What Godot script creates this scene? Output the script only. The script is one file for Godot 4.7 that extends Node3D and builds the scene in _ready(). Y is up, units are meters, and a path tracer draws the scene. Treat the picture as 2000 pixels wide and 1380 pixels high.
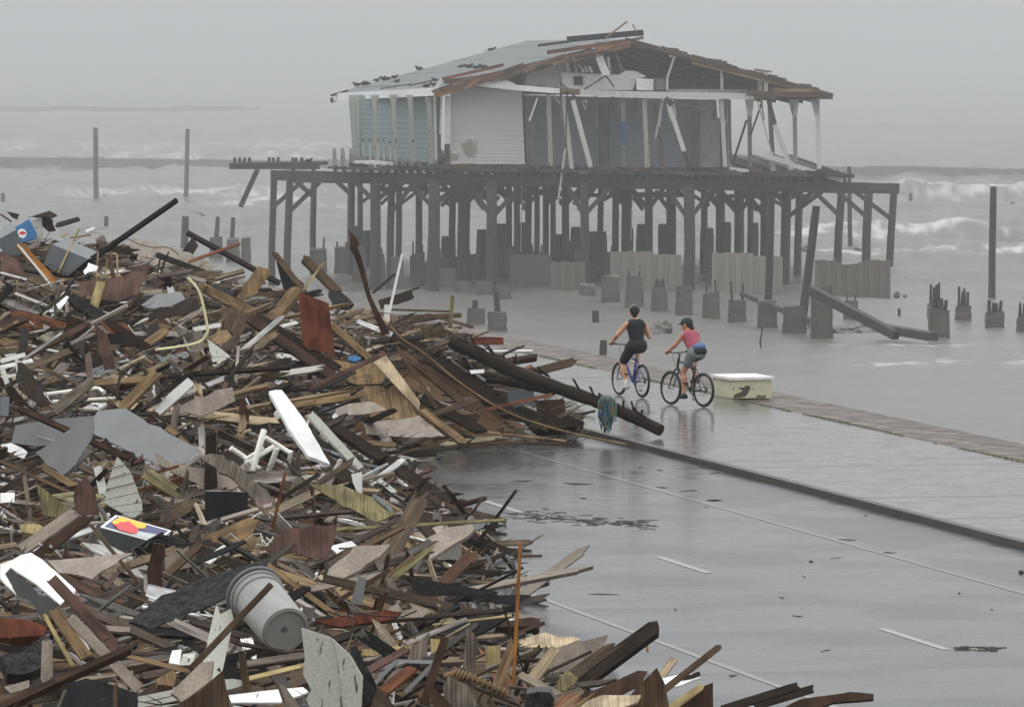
extends Node3D
# A wrecked pier house behind a sea wall road half buried in storm debris; grey rain haze.
# World: camera over the origin at CAM_H, looking along -Z; D below is the distance along -Z.
const F := 14000.0            # focal length in photo pixels (photo 2000 x 1380)
const CAM_H := 7.8
const HORIZON := 20.0         # photo row of the horizon
const SEA := -4.6
const TURN := 0.2131          # the sea wall runs 12.2 degrees left of the view axis
var pitch := atan((690.0 - HORIZON) / F)
var rng := RandomNumberGenerator.new()
var noise := FastNoiseLite.new()
var M := {}
var used_names := {}
var traced := []              # [Rect2, polygon in photo pixels, depth]
var crop := {"A": [0, 360, .35], "B": [0, 700, .35], "C": [600, 800, .35], "E": [0, 1000, .35], "G": [600, 440, .36], "L": [560, 1040, .35], "R": [1160, 840, .42], "Z": [0, 400, .12], "Y": [170, 980, .1015],
	"M": [620, 20, .28], "N": [1080, 20, .3], "H": [1050, 300, .375], "I": [430, 280, .345], "J": [1400, 480, .3044], "K": [0, 180, .32], "P": [0, 0, 1.0]}

# ---------------------------------------------------------------- places
func W(x: float, y: float, d: float) -> Vector3:
	var dy := -(y - 690.0) / F
	var v := Vector3((x - 1000.0) / F, dy * cos(pitch) - sin(pitch), -dy * sin(pitch) - cos(pitch))
	v *= d / -v.z
	return v + Vector3(0, CAM_H, 0)
func to_px(p: Vector3) -> Vector2:
	var q := p - Vector3(0, CAM_H, 0)
	var up := q.y * cos(pitch) - q.z * sin(pitch)
	var fw := -q.z * cos(pitch) - q.y * sin(pitch)
	return Vector2(1000.0 + q.x / fw * F, 690.0 - up / fw * F)
func G(x: float, y: float, h := 0.0) -> Vector3:
	var a := W(x, y, 1.0) - Vector3(0, CAM_H, 0)
	return Vector3(0, CAM_H, 0) + a * ((h - CAM_H) / a.y)
func SW(u: float, v: float, h := 0.0) -> Vector3:     # along the wall, across it, up
	return Vector3(-u * sin(TURN) + v * cos(TURN), h, -(u * cos(TURN) + v * sin(TURN)))
func fp(k: String, x: float, y: float) -> Vector2:
	var c = crop[k]
	return Vector2(c[0] + x * c[2], c[1] + y * c[2])
func sstep(a: float, b: float, x: float) -> float:
	return smoothstep(a, b, x)
func curve(t: float, k: Array) -> float:              # piecewise linear [[t, v], ...]
	if t <= k[0][0]: return k[0][1]
	for i in range(1, k.size()):
		if t <= k[i][0]:
			return lerpf(k[i - 1][1], k[i][1], (t - k[i - 1][0]) / (k[i][0] - k[i - 1][0]))
	return k[-1][1]
const RIM := [[60, 3.4], [70, 3.0], [76, 2.4], [80, 1.0], [90, .5], [102, .25], [108, -.1], [114, -1.0], [120, -2.1], [126, -1.7], [130, .3], [136, 1.1], [145, .9], [152, .55], [160, .2], [170, -.6]]
const CREST := [[-14, 3.5], [-10, 3.2], [-8, 3.0], [-6.4, 2.5], [-5, 1.95], [-3, 1.35], [-1, 1.05], [0, .75], [.6, .4], [1.2, 0]]
func heap(x: float, d: float) -> float:               # height of the heap over the road
	var edge := sstep(0.0, 2.6, curve(d, RIM) - x)
	var low := curve(d, [[60, .75], [80, .85], [100, .8], [125, .95], [150, 1.0]])
	var up := sstep(103, 137, d) * (1.0 - sstep(143, 157, d))
	var h := edge * low + maxf(curve(x, CREST) - low, -.3) * up * sstep(-.1, 1.5, curve(d, RIM) - x)
	h += .55 * exp(-pow((x + .5) / 1.2, 2) - pow((d - 133.5) / 4.5, 2)) + .35 * exp(-pow((x + 2.6) / 1.5, 2) - pow((d - 133) / 6.0, 2))
	return maxf(h + edge * .25 * noise.get_noise_2d(x * 9, d * 9), 0.0)
func heap_d(p: Vector2) -> float:                     # where the ray through a photo pixel meets heap or road
	var d := 58.0
	while d < 178.0:
		var q := W(p.x, p.y, d)
		if q.y <= heap(q.x, d): return d
		d += .4
	return minf(178.0, -G(p.x, p.y).z)

# ---------------------------------------------------------------- meshes
class Builder:
	var v := PackedVector3Array()
	var n := PackedVector3Array()
	var uv := PackedVector2Array()
	var c := PackedColorArray()
	var col := Color(1, 1, 1)
	var ts := 1.0                                # texture repeats per the usual one
	func tri(a: Vector3, b: Vector3, d: Vector3, ua: Vector2, ub: Vector2, ud: Vector2, toward := Vector3.ZERO):
		var nn := (d - a).cross(b - a)
		if nn.length() < 1e-12: return
		nn = nn.normalized()
		if toward != Vector3.ZERO and nn.dot(toward) < 0.0:
			tri(a, d, b, ua, ud, ub)
			return
		v.append(a); v.append(b); v.append(d)
		uv.append(ua); uv.append(ub); uv.append(ud)
		for i in 3:
			n.append(nn); c.append(col)
	func quad(a: Vector3, b: Vector3, d: Vector3, e: Vector3, toward := Vector3.ZERO, scale := 1.0):
		var w := a.distance_to(b) * scale
		var h := a.distance_to(e) * scale
		tri(a, b, d, Vector2(0, 0), Vector2(w, 0), Vector2(w, h), toward)
		tri(a, d, e, Vector2(0, 0), Vector2(w, h), Vector2(0, h), toward)
	func prism(poly: PackedVector2Array, o: Vector3, ax: Vector3, ay: Vector3, ext: Vector3, uo := Vector2.ZERO, us := Vector2(2.0, .5), gap := 0.0):
		# polygon in the plane o + ax*x + ay*y, swept along ext
		var idx := Geometry2D.triangulate_polygon(poly)
		us *= ts
		var front := -ext.normalized()
		var top := PackedVector3Array()
		var mid := Vector3.ZERO
		for p in poly:
			top.append(o + ax * p.x + ay * p.y)
			mid += o + ax * p.x + ay * p.y
		mid = mid / poly.size() + ext * .5
		for i in range(0, idx.size(), 3):
			var a := poly[idx[i]]
			var b := poly[idx[i + 1]]
			var d := poly[idx[i + 2]]
			tri(top[idx[i]], top[idx[i + 1]], top[idx[i + 2]], a * us + uo, b * us + uo, d * us + uo, front)
			tri(top[idx[i]] + ext, top[idx[i + 1]] + ext, top[idx[i + 2]] + ext, a * us + uo, b * us + uo, d * us + uo, -front)
		var t := ext.length()
		for i in poly.size():
			var j := (i + 1) % poly.size()
			var pa := top[i]
			var pb := top[j]
			var out := (pb - pa).cross(ext)
			if out.dot((pa + pb) * .5 + ext * .5 - mid) < 0.0: out = -out
			var ua := poly[i] * us + uo
			var ub := poly[j] * us + uo
			var k := Vector2(t * us.x, 0)
			tri(pa, pb, pb + ext, ua, ub, ub + k, out)
			tri(pa, pb + ext, pa + ext, ua, ub + k, ua + k, out)
	func bar(a: Vector3, b: Vector3, w: float, h: float, up := Vector3.UP, uo := Vector2.ZERO):
		var ay := (b - a).normalized()
		var nz := (up - ay * up.dot(ay))
		if nz.length() < .01: nz = Vector3.BACK - ay * ay.z
		nz = nz.normalized()
		var ax := ay.cross(nz).normalized()
		var l := a.distance_to(b)
		prism(PackedVector2Array([Vector2(-w / 2, 0), Vector2(w / 2, 0), Vector2(w / 2, l), Vector2(-w / 2, l)]), a + nz * h / 2, ax, ay, -nz * h, uo)
	func box(c0: Vector3, size: Vector3, basis := Basis.IDENTITY):
		var a := c0 - basis.y * size.y / 2
		bar(a, a + basis.y * size.y, size.x, size.z, basis.z)
	func tube(pts: Array, radii, seg := 8, caps := true, scale := 1.0):
		var rings := []
		var frame := Vector3.ZERO
		var len0 := 0.0
		for i in pts.size():
			var t: Vector3 = (pts[mini(i + 1, pts.size() - 1)] - pts[maxi(i - 1, 0)]).normalized()
			if frame == Vector3.ZERO:
				frame = t.cross(Vector3.UP if absf(t.y) < .9 else Vector3.RIGHT).normalized()
			frame = (frame - t * frame.dot(t)).normalized()
			var bi := t.cross(frame)
			var r: float = radii[i] if radii is Array else radii
			if i > 0: len0 += pts[i].distance_to(pts[i - 1])
			var ring := []
			for k in seg + 1:
				var an := TAU * k / seg
				var nn := frame * cos(an) + bi * sin(an)
				ring.append([pts[i] + nn * r, nn, Vector2(float(k) / seg * TAU * r * 2.0 * scale, len0 * .5 * scale)])
			rings.append(ring)
		for i in pts.size() - 1:
			for k in seg:
				var q := [rings[i][k], rings[i + 1][k + 1], rings[i][k + 1], rings[i][k], rings[i + 1][k], rings[i + 1][k + 1]]
				for e in q:
					v.append(e[0]); n.append(e[1]); uv.append(e[2]); c.append(col)
		if caps:
			for e in [[0, -1.0], [pts.size() - 1, 1.0]]:
				var ring = rings[e[0]]
				var dirn: Vector3 = (pts[-1] - pts[-2] if e[1] > 0 else pts[0] - pts[1])
				for k in seg:
					tri(pts[e[0]], ring[k][0], ring[k + 1][0], Vector2.ZERO, Vector2(.1, 0), Vector2(0, .1), dirn)
	func ring(c0: Vector3, ax: Vector3, ay: Vector3, radius: float, r: float, seg := 28, sec := 8):
		var pts := []
		for i in seg + 1:
			var a := TAU * i / seg
			pts.append(c0 + (ax * cos(a) + ay * sin(a)) * radius)
		tube(pts, r, sec, false)
	func blob(c0: Vector3, size: Vector3, rough: float, seed_: int, seg := 10):
		var ns := FastNoiseLite.new()
		ns.seed = seed_
		ns.frequency = .7
		var grid := []
		for i in seg + 1:
			var row := []
			for j in seg * 2 + 1:
				var a := PI * i / seg - PI / 2
				var b := TAU * (j % (seg * 2)) / (seg * 2)
				var dirn := Vector3(cos(a) * cos(b), sin(a), cos(a) * sin(b))
				row.append(c0 + dirn * size * (1.0 + rough * ns.get_noise_3dv(dirn * 2.2)))
			grid.append(row)
		for i in seg:
			for j in seg * 2:
				quad(grid[i][j], grid[i][j + 1], grid[i + 1][j + 1], grid[i + 1][j], (grid[i][j] + grid[i + 1][j + 1]) / 2 - c0)
	func mesh(m: Material, base := Vector3.ZERO, colored := false) -> ArrayMesh:
		var am := ArrayMesh.new()
		var ar := []
		ar.resize(Mesh.ARRAY_MAX)
		var vv := v.duplicate()
		if base != Vector3.ZERO:
			for i in vv.size(): vv[i] -= base
		ar[Mesh.ARRAY_VERTEX] = vv
		ar[Mesh.ARRAY_NORMAL] = n
		ar[Mesh.ARRAY_TEX_UV] = uv
		if colored: ar[Mesh.ARRAY_COLOR] = c
		am.add_surface_from_arrays(Mesh.PRIMITIVE_TRIANGLES, ar)
		am.surface_set_material(0, m)
		return am

# ---------------------------------------------------------------- objects
func numbered(n: String) -> String:
	var k: int = used_names.get(n, 0)
	used_names[n] = k + 1
	return n if k == 0 else "%s_%03d" % [n, k]
func tag(o: Node, label := "", category := "", group := "", kind := ""):
	if label: o.set_meta("label", label)
	if category: o.set_meta("category", category)
	if group: o.set_meta("group", group)
	if kind: o.set_meta("kind", kind)
func thing(called: String, label: String, category: String, at := Vector3.ZERO, group := "") -> Node3D:
	var o := Node3D.new()
	o.name = numbered(called)
	add_child(o)
	o.position = at
	tag(o, label, category, group)
	return o
func single(b: Builder, called: String, mat: String, label: String, category: String, group := "", kind := "") -> MeshInstance3D:
	var lo := Vector3(1e9, 1e9, 1e9)
	var hi := -lo
	for p in b.v:
		lo = lo.min(p); hi = hi.max(p)
	var base := Vector3((lo.x + hi.x) / 2, lo.y, (lo.z + hi.z) / 2)
	var o := MeshInstance3D.new()
	o.name = numbered(called)
	o.mesh = b.mesh(M[mat], base)
	o.position = base
	add_child(o)
	tag(o, label, category, group, kind)
	return o
func part(b: Builder, called: String, mat: String, parent: Node3D, colored := false) -> MeshInstance3D:
	var o := MeshInstance3D.new()          # geometry given in world coordinates, or in the parent's if the parent is turned
	o.name = called
	var base := Vector3.ZERO
	var q: Node = parent
	while q != self:
		base += (q as Node3D).position
		q = q.get_parent()
	if parent.transform.basis != Basis.IDENTITY: base = Vector3.ZERO
	o.mesh = b.mesh(M[mat], base, colored)
	parent.add_child(o, true)
	return o

# ---------------------------------------------------------------- materials
func grain_image(seed_: int, fx: float, fy: float, lo: float, hi: float, blot: float) -> Image:
	var a := FastNoiseLite.new()
	a.seed = seed_
	a.frequency = .02
	a.fractal_octaves = 4
	var b := FastNoiseLite.new()
	b.seed = seed_ + 7
	b.frequency = .006
	b.fractal_octaves = 3
	var im := Image.create(256, 512, false, Image.FORMAT_RGB8)
	for y in 512:
		for x in 256:
			var g := .5 + .5 * a.get_noise_2d(x * fx, y * fy)
			var s := .5 + .5 * b.get_noise_2d(x * 1.6, y * .9)
			var l := clampf(lerpf(lo, hi, smoothstep(.2, .8, g)) * lerpf(1.0, lerpf(.55, 1.15, smoothstep(.3, .7, s)), blot), 0, 1)
			im.set_pixel(x, y, Color(l, l, l))
	return im
func chipped_image(seed_: int, paint: Color, under: Color, amount: float) -> Image:
	var a := FastNoiseLite.new()
	a.seed = seed_
	a.frequency = .028
	a.fractal_octaves = 5
	var im := Image.create(256, 512, false, Image.FORMAT_RGB8)
	for y in 512:
		for x in 256:
			var g := .5 + .5 * a.get_noise_2d(x * 1.5, y * .35)
			var k := smoothstep(amount, amount + .04, g)
			var s := .9 + .1 * a.get_noise_2d(x * 3.0 + 900, y * 3.0)
			im.set_pixel(x, y, (paint * s).lerp(under * s, k))
	return im
func mat(called: String, rgb: Array, rough := .6, tex: Texture2D = null, extra := {}):
	var m := StandardMaterial3D.new()
	m.albedo_color = Color(rgb[0] / 255.0, rgb[1] / 255.0, rgb[2] / 255.0)
	m.roughness = rough
	if tex: m.albedo_texture = tex
	for k in extra: m.set(k, extra[k])
	M[called] = m
func make_materials():
	var grain := ImageTexture.create_from_image(grain_image(3, 8.0, .14, .66, 1.0, .4))
	var grain2 := ImageTexture.create_from_image(grain_image(11, 9.0, .1, .78, 1.0, .45))
	var blot := ImageTexture.create_from_image(grain_image(23, 6.0, 3.0, .84, 1.0, .22))
	var smooth_ := ImageTexture.create_from_image(grain_image(29, 9.0, 6.0, .9, 1.0, .1))
	var chip := ImageTexture.create_from_image(chipped_image(5, Color(.93, .93, .92), Color(.36, .29, .22), .74))
	var chip2 := ImageTexture.create_from_image(chipped_image(9, Color(.86, .86, .84), Color(.35, .31, .27), .73))
	var gn := grain_image(3, 3.2, .16, 0, 1.0, .2)
	gn.bump_map_to_normal_map(3.0)
	var gnt := ImageTexture.create_from_image(gn)
	var nx := {"metallic_specular": .22, "normal_enabled": true, "normal_texture": gnt, "normal_scale": .5}
	mat("dark", [56, 43, 33], .5, grain, nx)
	mat("brown", [104, 83, 62], .5, grain, nx)
	mat("umber", [74, 53, 38], .5, grain2, nx)
	mat("tan", [158, 130, 94], .55, grain, nx)
	mat("pale", [204, 182, 150], .55, grain2, nx)
	mat("straw", [196, 176, 126], .6, grain2, {"metallic_specular": .2})
	mat("grey", [132, 120, 108], .5, grain, nx)
	mat("mauve", [156, 143, 130], .45, blot, {"metallic_specular": .35})
	mat("white", [240, 240, 238], .5, chip)
	mat("offwhite", [225, 225, 218], .5, chip2)
	mat("clean", [242, 243, 242], .45, smooth_)
	mat("charcoal", [38, 38, 41], .5, grain2, {"metallic_specular": .2})
	mat("black", [26, 26, 27], .5, grain2, {"metallic_specular": .3, "normal_enabled": true, "normal_texture": bumps(61, .018, 9.0), "normal_scale": 1.0})
	mat("rust", [138, 88, 60], .55, grain, {"metallic_specular": .2})
	mat("red", [122, 68, 48], .5, grain2, {"metallic_specular": .2})
	mat("maroon", [106, 80, 72], .5, grain2, {"metallic_specular": .2})
	mat("olive", [150, 140, 100], .6, grain, {"metallic_specular": .2})
	mat("steel", [106, 108, 110], .4, smooth_)
	mat("slate", [84, 90, 94], .4, smooth_)
	mat("orange", [190, 128, 68], .55, grain, {"metallic_specular": .2})
	mat("blue", [60, 130, 190], .4, blot)
	mat("teal", [116, 134, 134], .7)
	mat("interior", [150, 158, 162], .8)
	mat("vinyl", [232, 232, 222], .35)
	mat("pipe", [226, 224, 214], .35)
	mat("hose", [226, 216, 170], .5)
	mat("wet_pile", [62, 57, 52], .7, grain)
	mat("deck", [80, 71, 62], .75, grain)
	mat("concrete", [96, 89, 81], .85, blot)
	mat("sheetpile", [132, 128, 120], .9)
	mat("rustwall", [106, 99, 90], .9)
	mat("rock", [122, 117, 111], .85, blot)
	mat("roof", [98, 102, 104], .8)
	mat("shingle", [74, 72, 72], .7, blot)
	mat("mound", [104, 82, 62], .9, blot, {"metallic_specular": .1, "uv1_triplanar": true, "uv1_scale": Vector3(.6, .6, .6)})
	mat("heapwood", [255, 255, 255], .55, grain, {"metallic_specular": .22, "vertex_color_use_as_albedo": true, "normal_enabled": true, "normal_texture": gnt, "normal_scale": .5})
	mat("colored", [255, 255, 255], .7, null, {"metallic_specular": .15, "vertex_color_use_as_albedo": true})
	mat("can_grey", [156, 155, 152], .55, smooth_)
	mat("bark", [58, 48, 41], .85, grain, {"metallic_specular": .25, "normal_enabled": true, "normal_texture": gnt, "normal_scale": 1.0})
	mat("wall_white", [196, 197, 195], .7)
	mat("tyre", [30, 30, 31], .6)
	mat("metal", [170, 172, 175], .3, null, {"metallic": .8})
	mat("bike_blue", [44, 52, 140], .3)
	mat("bike_dark", [34, 50, 46], .3)
	mat("skin", [206, 156, 128], .55)
	mat("skin2", [190, 134, 106], .55)
	mat("black_cloth", [30, 31, 34], .85)
	mat("pink_cloth", [168, 84, 100], .85)
	mat("grey_cloth", [112, 118, 120], .85)
	mat("cap_teal", [30, 48, 50], .8)
	mat("hair", [40, 30, 26], .7)
	mat("bag_blue", [84, 112, 160], .7)
	mat("sock", [232, 232, 230], .8)
	mat("shoe", [186, 184, 180], .6)
	mat("cream", [212, 209, 180], .6, smooth_)
	mat("bare", [84, 77, 68], .8)
	mat("road_line", [72, 72, 73], .2)
	mat("road_dash", [128, 128, 126], .25)
	mat("yellow_line", [82, 75, 60], .2)
	mat("stain", [150, 142, 130], .8)
	mat("logo_yellow", [246, 190, 40], .35)
	mat("logo_red", [214, 56, 62], .35)
	mat("logo_navy", [58, 60, 110], .35)
	mat("logo_silver", [186, 192, 196], .35)
	mat("logo_white", [238, 238, 240], .35)
	mat("rope_blue", [44, 74, 92], .8)
	mat("rope_teal", [84, 124, 128], .8)
	mat("rope_yellow", [112, 104, 60], .8)
	mat("weed", [92, 92, 48], .8)
	mat("twig", [58, 50, 42], .6)

# ---------------------------------------------------------------- camera, sky, light
func make_camera_and_light():
	var cam := Camera3D.new()
	cam.name = "camera"
	cam.fov = rad_to_deg(2.0 * atan(690.0 / F))
	cam.near = 1.0
	cam.far = 12000.0
	cam.position = Vector3(0, CAM_H, 0)
	cam.rotation = Vector3(-pitch, 0, 0)
	add_child(cam)
	cam.current = true
	var sky_mat := ProceduralSkyMaterial.new()      # overcast: three times as bright overhead as at the horizon
	sky_mat.sky_top_color = Color(.99, 1.0, 1.0)
	sky_mat.sky_horizon_color = Color(.607, .615, .618)
	sky_mat.sky_curve = .6
	sky_mat.sky_energy_multiplier = 1.455
	sky_mat.ground_bottom_color = Color(.4, .4, .4)
	sky_mat.ground_horizon_color = Color(.6, .61, .615)
	sky_mat.ground_curve = .6
	sky_mat.sun_angle_max = 0.0
	var sky := Sky.new()
	sky.sky_material = sky_mat
	var env := Environment.new()
	env.background_mode = Environment.BG_SKY
	env.sky = sky
	env.tonemap_mode = Environment.TONE_MAPPER_LINEAR
	env.tonemap_exposure = 1.0
	env.sdfgi_enabled = true
	env.ssao_enabled = true
	env.ssil_enabled = true
	env.fog_enabled = true
	env.fog_density = .0002
	env.fog_light_color = Color(.985, .99, 1.0)
	env.volumetric_fog_enabled = true
	env.volumetric_fog_density = 0.0
	var we := WorldEnvironment.new()
	we.name = "environment"
	we.environment = env
	add_child(we)
	var sun := DirectionalLight3D.new()
	sun.name = "sun"
	sun.light_energy = .15
	sun.light_angular_distance = 30.0
	sun.light_color = Color(1, .985, .96)
	sun.shadow_enabled = true
	sun.rotation_degrees = Vector3(-58, 30, 0)
	add_child(sun)

# ---------------------------------------------------------------- road, promenade, sea wall
func rough_tex(seed_: int, freq: float, lo: float, hi: float) -> ImageTexture:
	var a := FastNoiseLite.new()
	a.seed = seed_
	a.frequency = freq
	a.fractal_octaves = 4
	var im := Image.create(512, 512, false, Image.FORMAT_RGB8)
	for y in 512:
		for x in 512:
			var l := lerpf(lo, hi, smoothstep(.3, .7, .5 + .5 * a.get_noise_2d(x, y)))
			im.set_pixel(x, y, Color(l, l, l))
	return ImageTexture.create_from_image(im)
func strip(b: Builder, u0: float, u1: float, v0: float, v1: float, h: float):
	var p := [SW(u0, v0, h), SW(u0, v1, h), SW(u1, v1, h), SW(u1, v0, h)]
	b.tri(p[0], p[1], p[2], Vector2(v0, u0), Vector2(v1, u0), Vector2(v1, u1), Vector3.UP)
	b.tri(p[0], p[2], p[3], Vector2(v0, u0), Vector2(v1, u1), Vector2(v0, u1), Vector3.UP)
func slab(b: Builder, u0: float, u1: float, v0: float, v1: float, h: float, t: float):
	var o := SW(u0, v0, h)
	b.prism(PackedVector2Array([Vector2(0, 0), Vector2(v1 - v0, 0), Vector2(v1 - v0, u1 - u0), Vector2(0, u1 - u0)]), o, SW(0, 1), SW(1, 0), Vector3(0, -t, 0), Vector2(rng.randf(), rng.randf()), Vector2(.3, .3))
func structure(b: Builder, called: String, m: String) -> MeshInstance3D:
	var o := MeshInstance3D.new()
	o.name = numbered(called)
	o.mesh = b.mesh(M[m])
	add_child(o)
	o.set_meta("kind", "structure")
	return o
func bumps(seed_: int, freq: float, strength: float) -> ImageTexture:
	var a := FastNoiseLite.new()
	a.seed = seed_
	a.frequency = freq
	var im := a.get_seamless_image(512, 512)
	im.convert(Image.FORMAT_RGBA8)
	im.bump_map_to_normal_map(strength)
	return ImageTexture.create_from_image(im)
func make_setting():
	var blotch := rough_tex(41, .006, .85, 1.0)
	var fine := bumps(42, .03, 2.0)
	mat("asphalt", [52, 53, 56], 1.0, blotch, {"metallic_specular": .17, "uv1_scale": Vector3(.11, .11, 1), "roughness_texture": rough_tex(44, .004, .13, .2), "normal_enabled": true, "normal_texture": fine, "normal_scale": .12})
	mat("walk", [96, 93, 90], 1.0, blotch, {"metallic_specular": .16, "roughness_texture": rough_tex(45, .008, .12, .2), "normal_enabled": true, "normal_texture": fine, "normal_scale": .1})
	mat("kerb", [72, 67, 62], .6, blotch)
	mat("aggregate", [116, 105, 98], .5, rough_tex(46, .02, .6, 1.0), {"metallic_specular": .22, "uv1_scale": Vector3(.5, .5, 1), "normal_enabled": true, "normal_texture": fine, "normal_scale": .5})
	mat("wall", [140, 134, 128], .7, blotch)
	var b := Builder.new()
	strip(b, 10, 420, -70, 29.2, 0)
	structure(b, "road", "asphalt")
	b = Builder.new()
	strip(b, 40, 300, 20.42, 20.52, .004)
	structure(b, "road_centre_line", "yellow_line")
	b = Builder.new()
	strip(b, 40, 300, 26.91, 26.99, .004)
	structure(b, "road_edge_line", "road_line")
	# dashes: 3.05 m long, 12.2 m apart, the first read off the photograph
	var q := G(1282.6, 1087)
	var u0 := -q.x * sin(TURN) - q.z * cos(TURN)
	b = Builder.new()
	for k in range(-4, 8): strip(b, u0 - 3.05 + k * 12.2, u0 + k * 12.2, 23.6, 23.72, .004)
	structure(b, "road_lane_dashes", "road_dash")
	# kerb stones and promenade slabs
	var kerb := Node3D.new()
	kerb.name = "kerb"
	kerb.set_meta("kind", "structure")
	add_child(kerb)
	var walk := Node3D.new()
	walk.name = "promenade_pavement"
	walk.set_meta("kind", "structure")
	add_child(walk)
	var outer := Node3D.new()
	outer.name = "sea_wall_coping"
	outer.set_meta("kind", "structure")
	add_child(outer)
	var u := 60.0
	var i := 0
	while u < 250.0:
		b = Builder.new()
		slab(b, u + .004, u + 3.1 - .004, 29.2, 29.36, .09 + rng.randf() * .004, .3)
		part(b, "kerb_stone", "kerb", kerb)
		b = Builder.new()
		slab(b, u + .005, u + 1.55 - .005, 29.37, 34.38, .083 + rng.randf() * .003, .3)
		part(b, "slab", "walk", walk)
		b = Builder.new()
		slab(b, u + 1.555, u + 3.095, 29.37, 34.38, .083 + rng.randf() * .003, .3)
		part(b, "slab", "walk", walk)
		b = Builder.new()
		slab(b, u + .006, u + 3.1 - .006, 34.45, 35.95, .06 + rng.randf() * .008, .4)
		part(b, "coping_slab", "aggregate", outer)
		u += 3.1
		i += 1
	b = Builder.new()
	strip(b, 10, 420, 29.2, 35.97, -.16)
	structure(b, "promenade_bed", "kerb")
	# curved face of the sea wall
	b = Builder.new()
	var prev := []
	for k in 11:
		var t := k / 10.0
		var vv := 35.97 + 4.0 * pow(t, 2.2)
		var hh := lerpf(.04, SEA - 1.5, t)
		if prev: b.quad(SW(10, prev[0], prev[1]), SW(420, prev[0], prev[1]), SW(420, vv, hh), SW(10, vv, hh), SW(0, 1) + Vector3.UP)
		prev = [vv, hh]
	structure(b, "sea_wall_face", "wall")
	# weeds in the joint between pavement and coping
	b = Builder.new()
	u = 95.0
	while u < 160.0:
		var dens := .5 + .5 * noise.get_noise_1d(u * 14)
		if dens > .32:
			var hgt := rng.randf_range(.02, .06) * dens
			var p := SW(u, 34.415 + rng.randf_range(-.025, .025), .05)
			var tip := p + Vector3(rng.randf_range(-.03, .03), hgt + .05, rng.randf_range(-.03, .03))
			b.tri(p + SW(.02, 0), p - SW(.02, 0), tip, Vector2.ZERO, Vector2(1, 0), Vector2(0, 1))
		u += .012
	single(b, "joint_weeds", "weed", "thin line of weeds growing in the joint along the promenade pavement", "weeds", "", "stuff")

# ---------------------------------------------------------------- sea
func wave(x: float, d: float) -> Array:      # [height, foam]
	var s := x * .55 + d * .84                 # crests run slantwise to the wall
	var t := x * .84 - d * .55
	var w := noise.get_noise_2d(x * 1.1, d * .6)
	var wob := s + 9.0 * noise.get_noise_2d(t * .9 + 300, s * .5)
	var a := sin(wob * TAU / 17.0)
	var hgt := .4 * (pow(.5 + .5 * a, 2.5) * 2.0 - .6) * (.6 + .8 * w)
	hgt += .1 * sin((s * .4 + t * .9 + 4.0 * w) * TAU / 6.3) + .3 * noise.get_noise_2d(x * 6.0, d * 3.5) + .22 * noise.get_noise_2d(x * 17.0 + 50, d * 11.0) + .13 * noise.get_noise_2d(x * 48.0 + 90, d * 30.0)
	var foam := 0.0
	var streak := .5 + .5 * noise.get_noise_2d(x * 6.0 + 70, d * 8.0)
	var lace := .5 + .5 * (.7 * noise.get_noise_2d(x * 38.0 + 170, d * 20.0) + .5 * noise.get_noise_2d(x * 90.0, d * 44.0))
	var band := 0.0
	# breaking waves: [depth, x from, x to, half width, height]
	for k in [[470, 24, 46, 9, 1.6], [394, 12, 44, 7, .55], [368, 14, 40, 4, .3], [266, 11.5, 17, 2.0, .25], [253, 12, 22, 1.5, .1], [640, -60, -14, 22, .6], [585, -40, -8, 10, .5], [480, -30, -14, 6, .4], [455, -22, -6, 6, .4]]:
		var off: float = (d - k[0] + 3.5 * noise.get_noise_1d(x * 3.0 + k[0])) / k[3]
		if absf(off) < 3.0:
			var side := sstep(k[1] - 3.0, k[1] + 3.0, x) * (1.0 - sstep(k[2] - 3.0, k[2] + 3.0, x))
			hgt += k[4] * side * exp(-off * off * (3.0 if off > 0 else 1.2)) * (.7 + .6 * noise.get_noise_1d(x * 5.0 + k[0] * 3))
			band = maxf(band, side * exp(-off * off * .8))
	var chop := sstep(230, 420, d)
	foam = sstep(.6 - .17 * band, .78 - .14 * band, lace * .6 + streak * .42) * (.22 * chop + .9 * band)
	return [hgt * (.25 + .75 * sstep(260, 430, d)), clampf(foam, 0, 1)]
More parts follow.
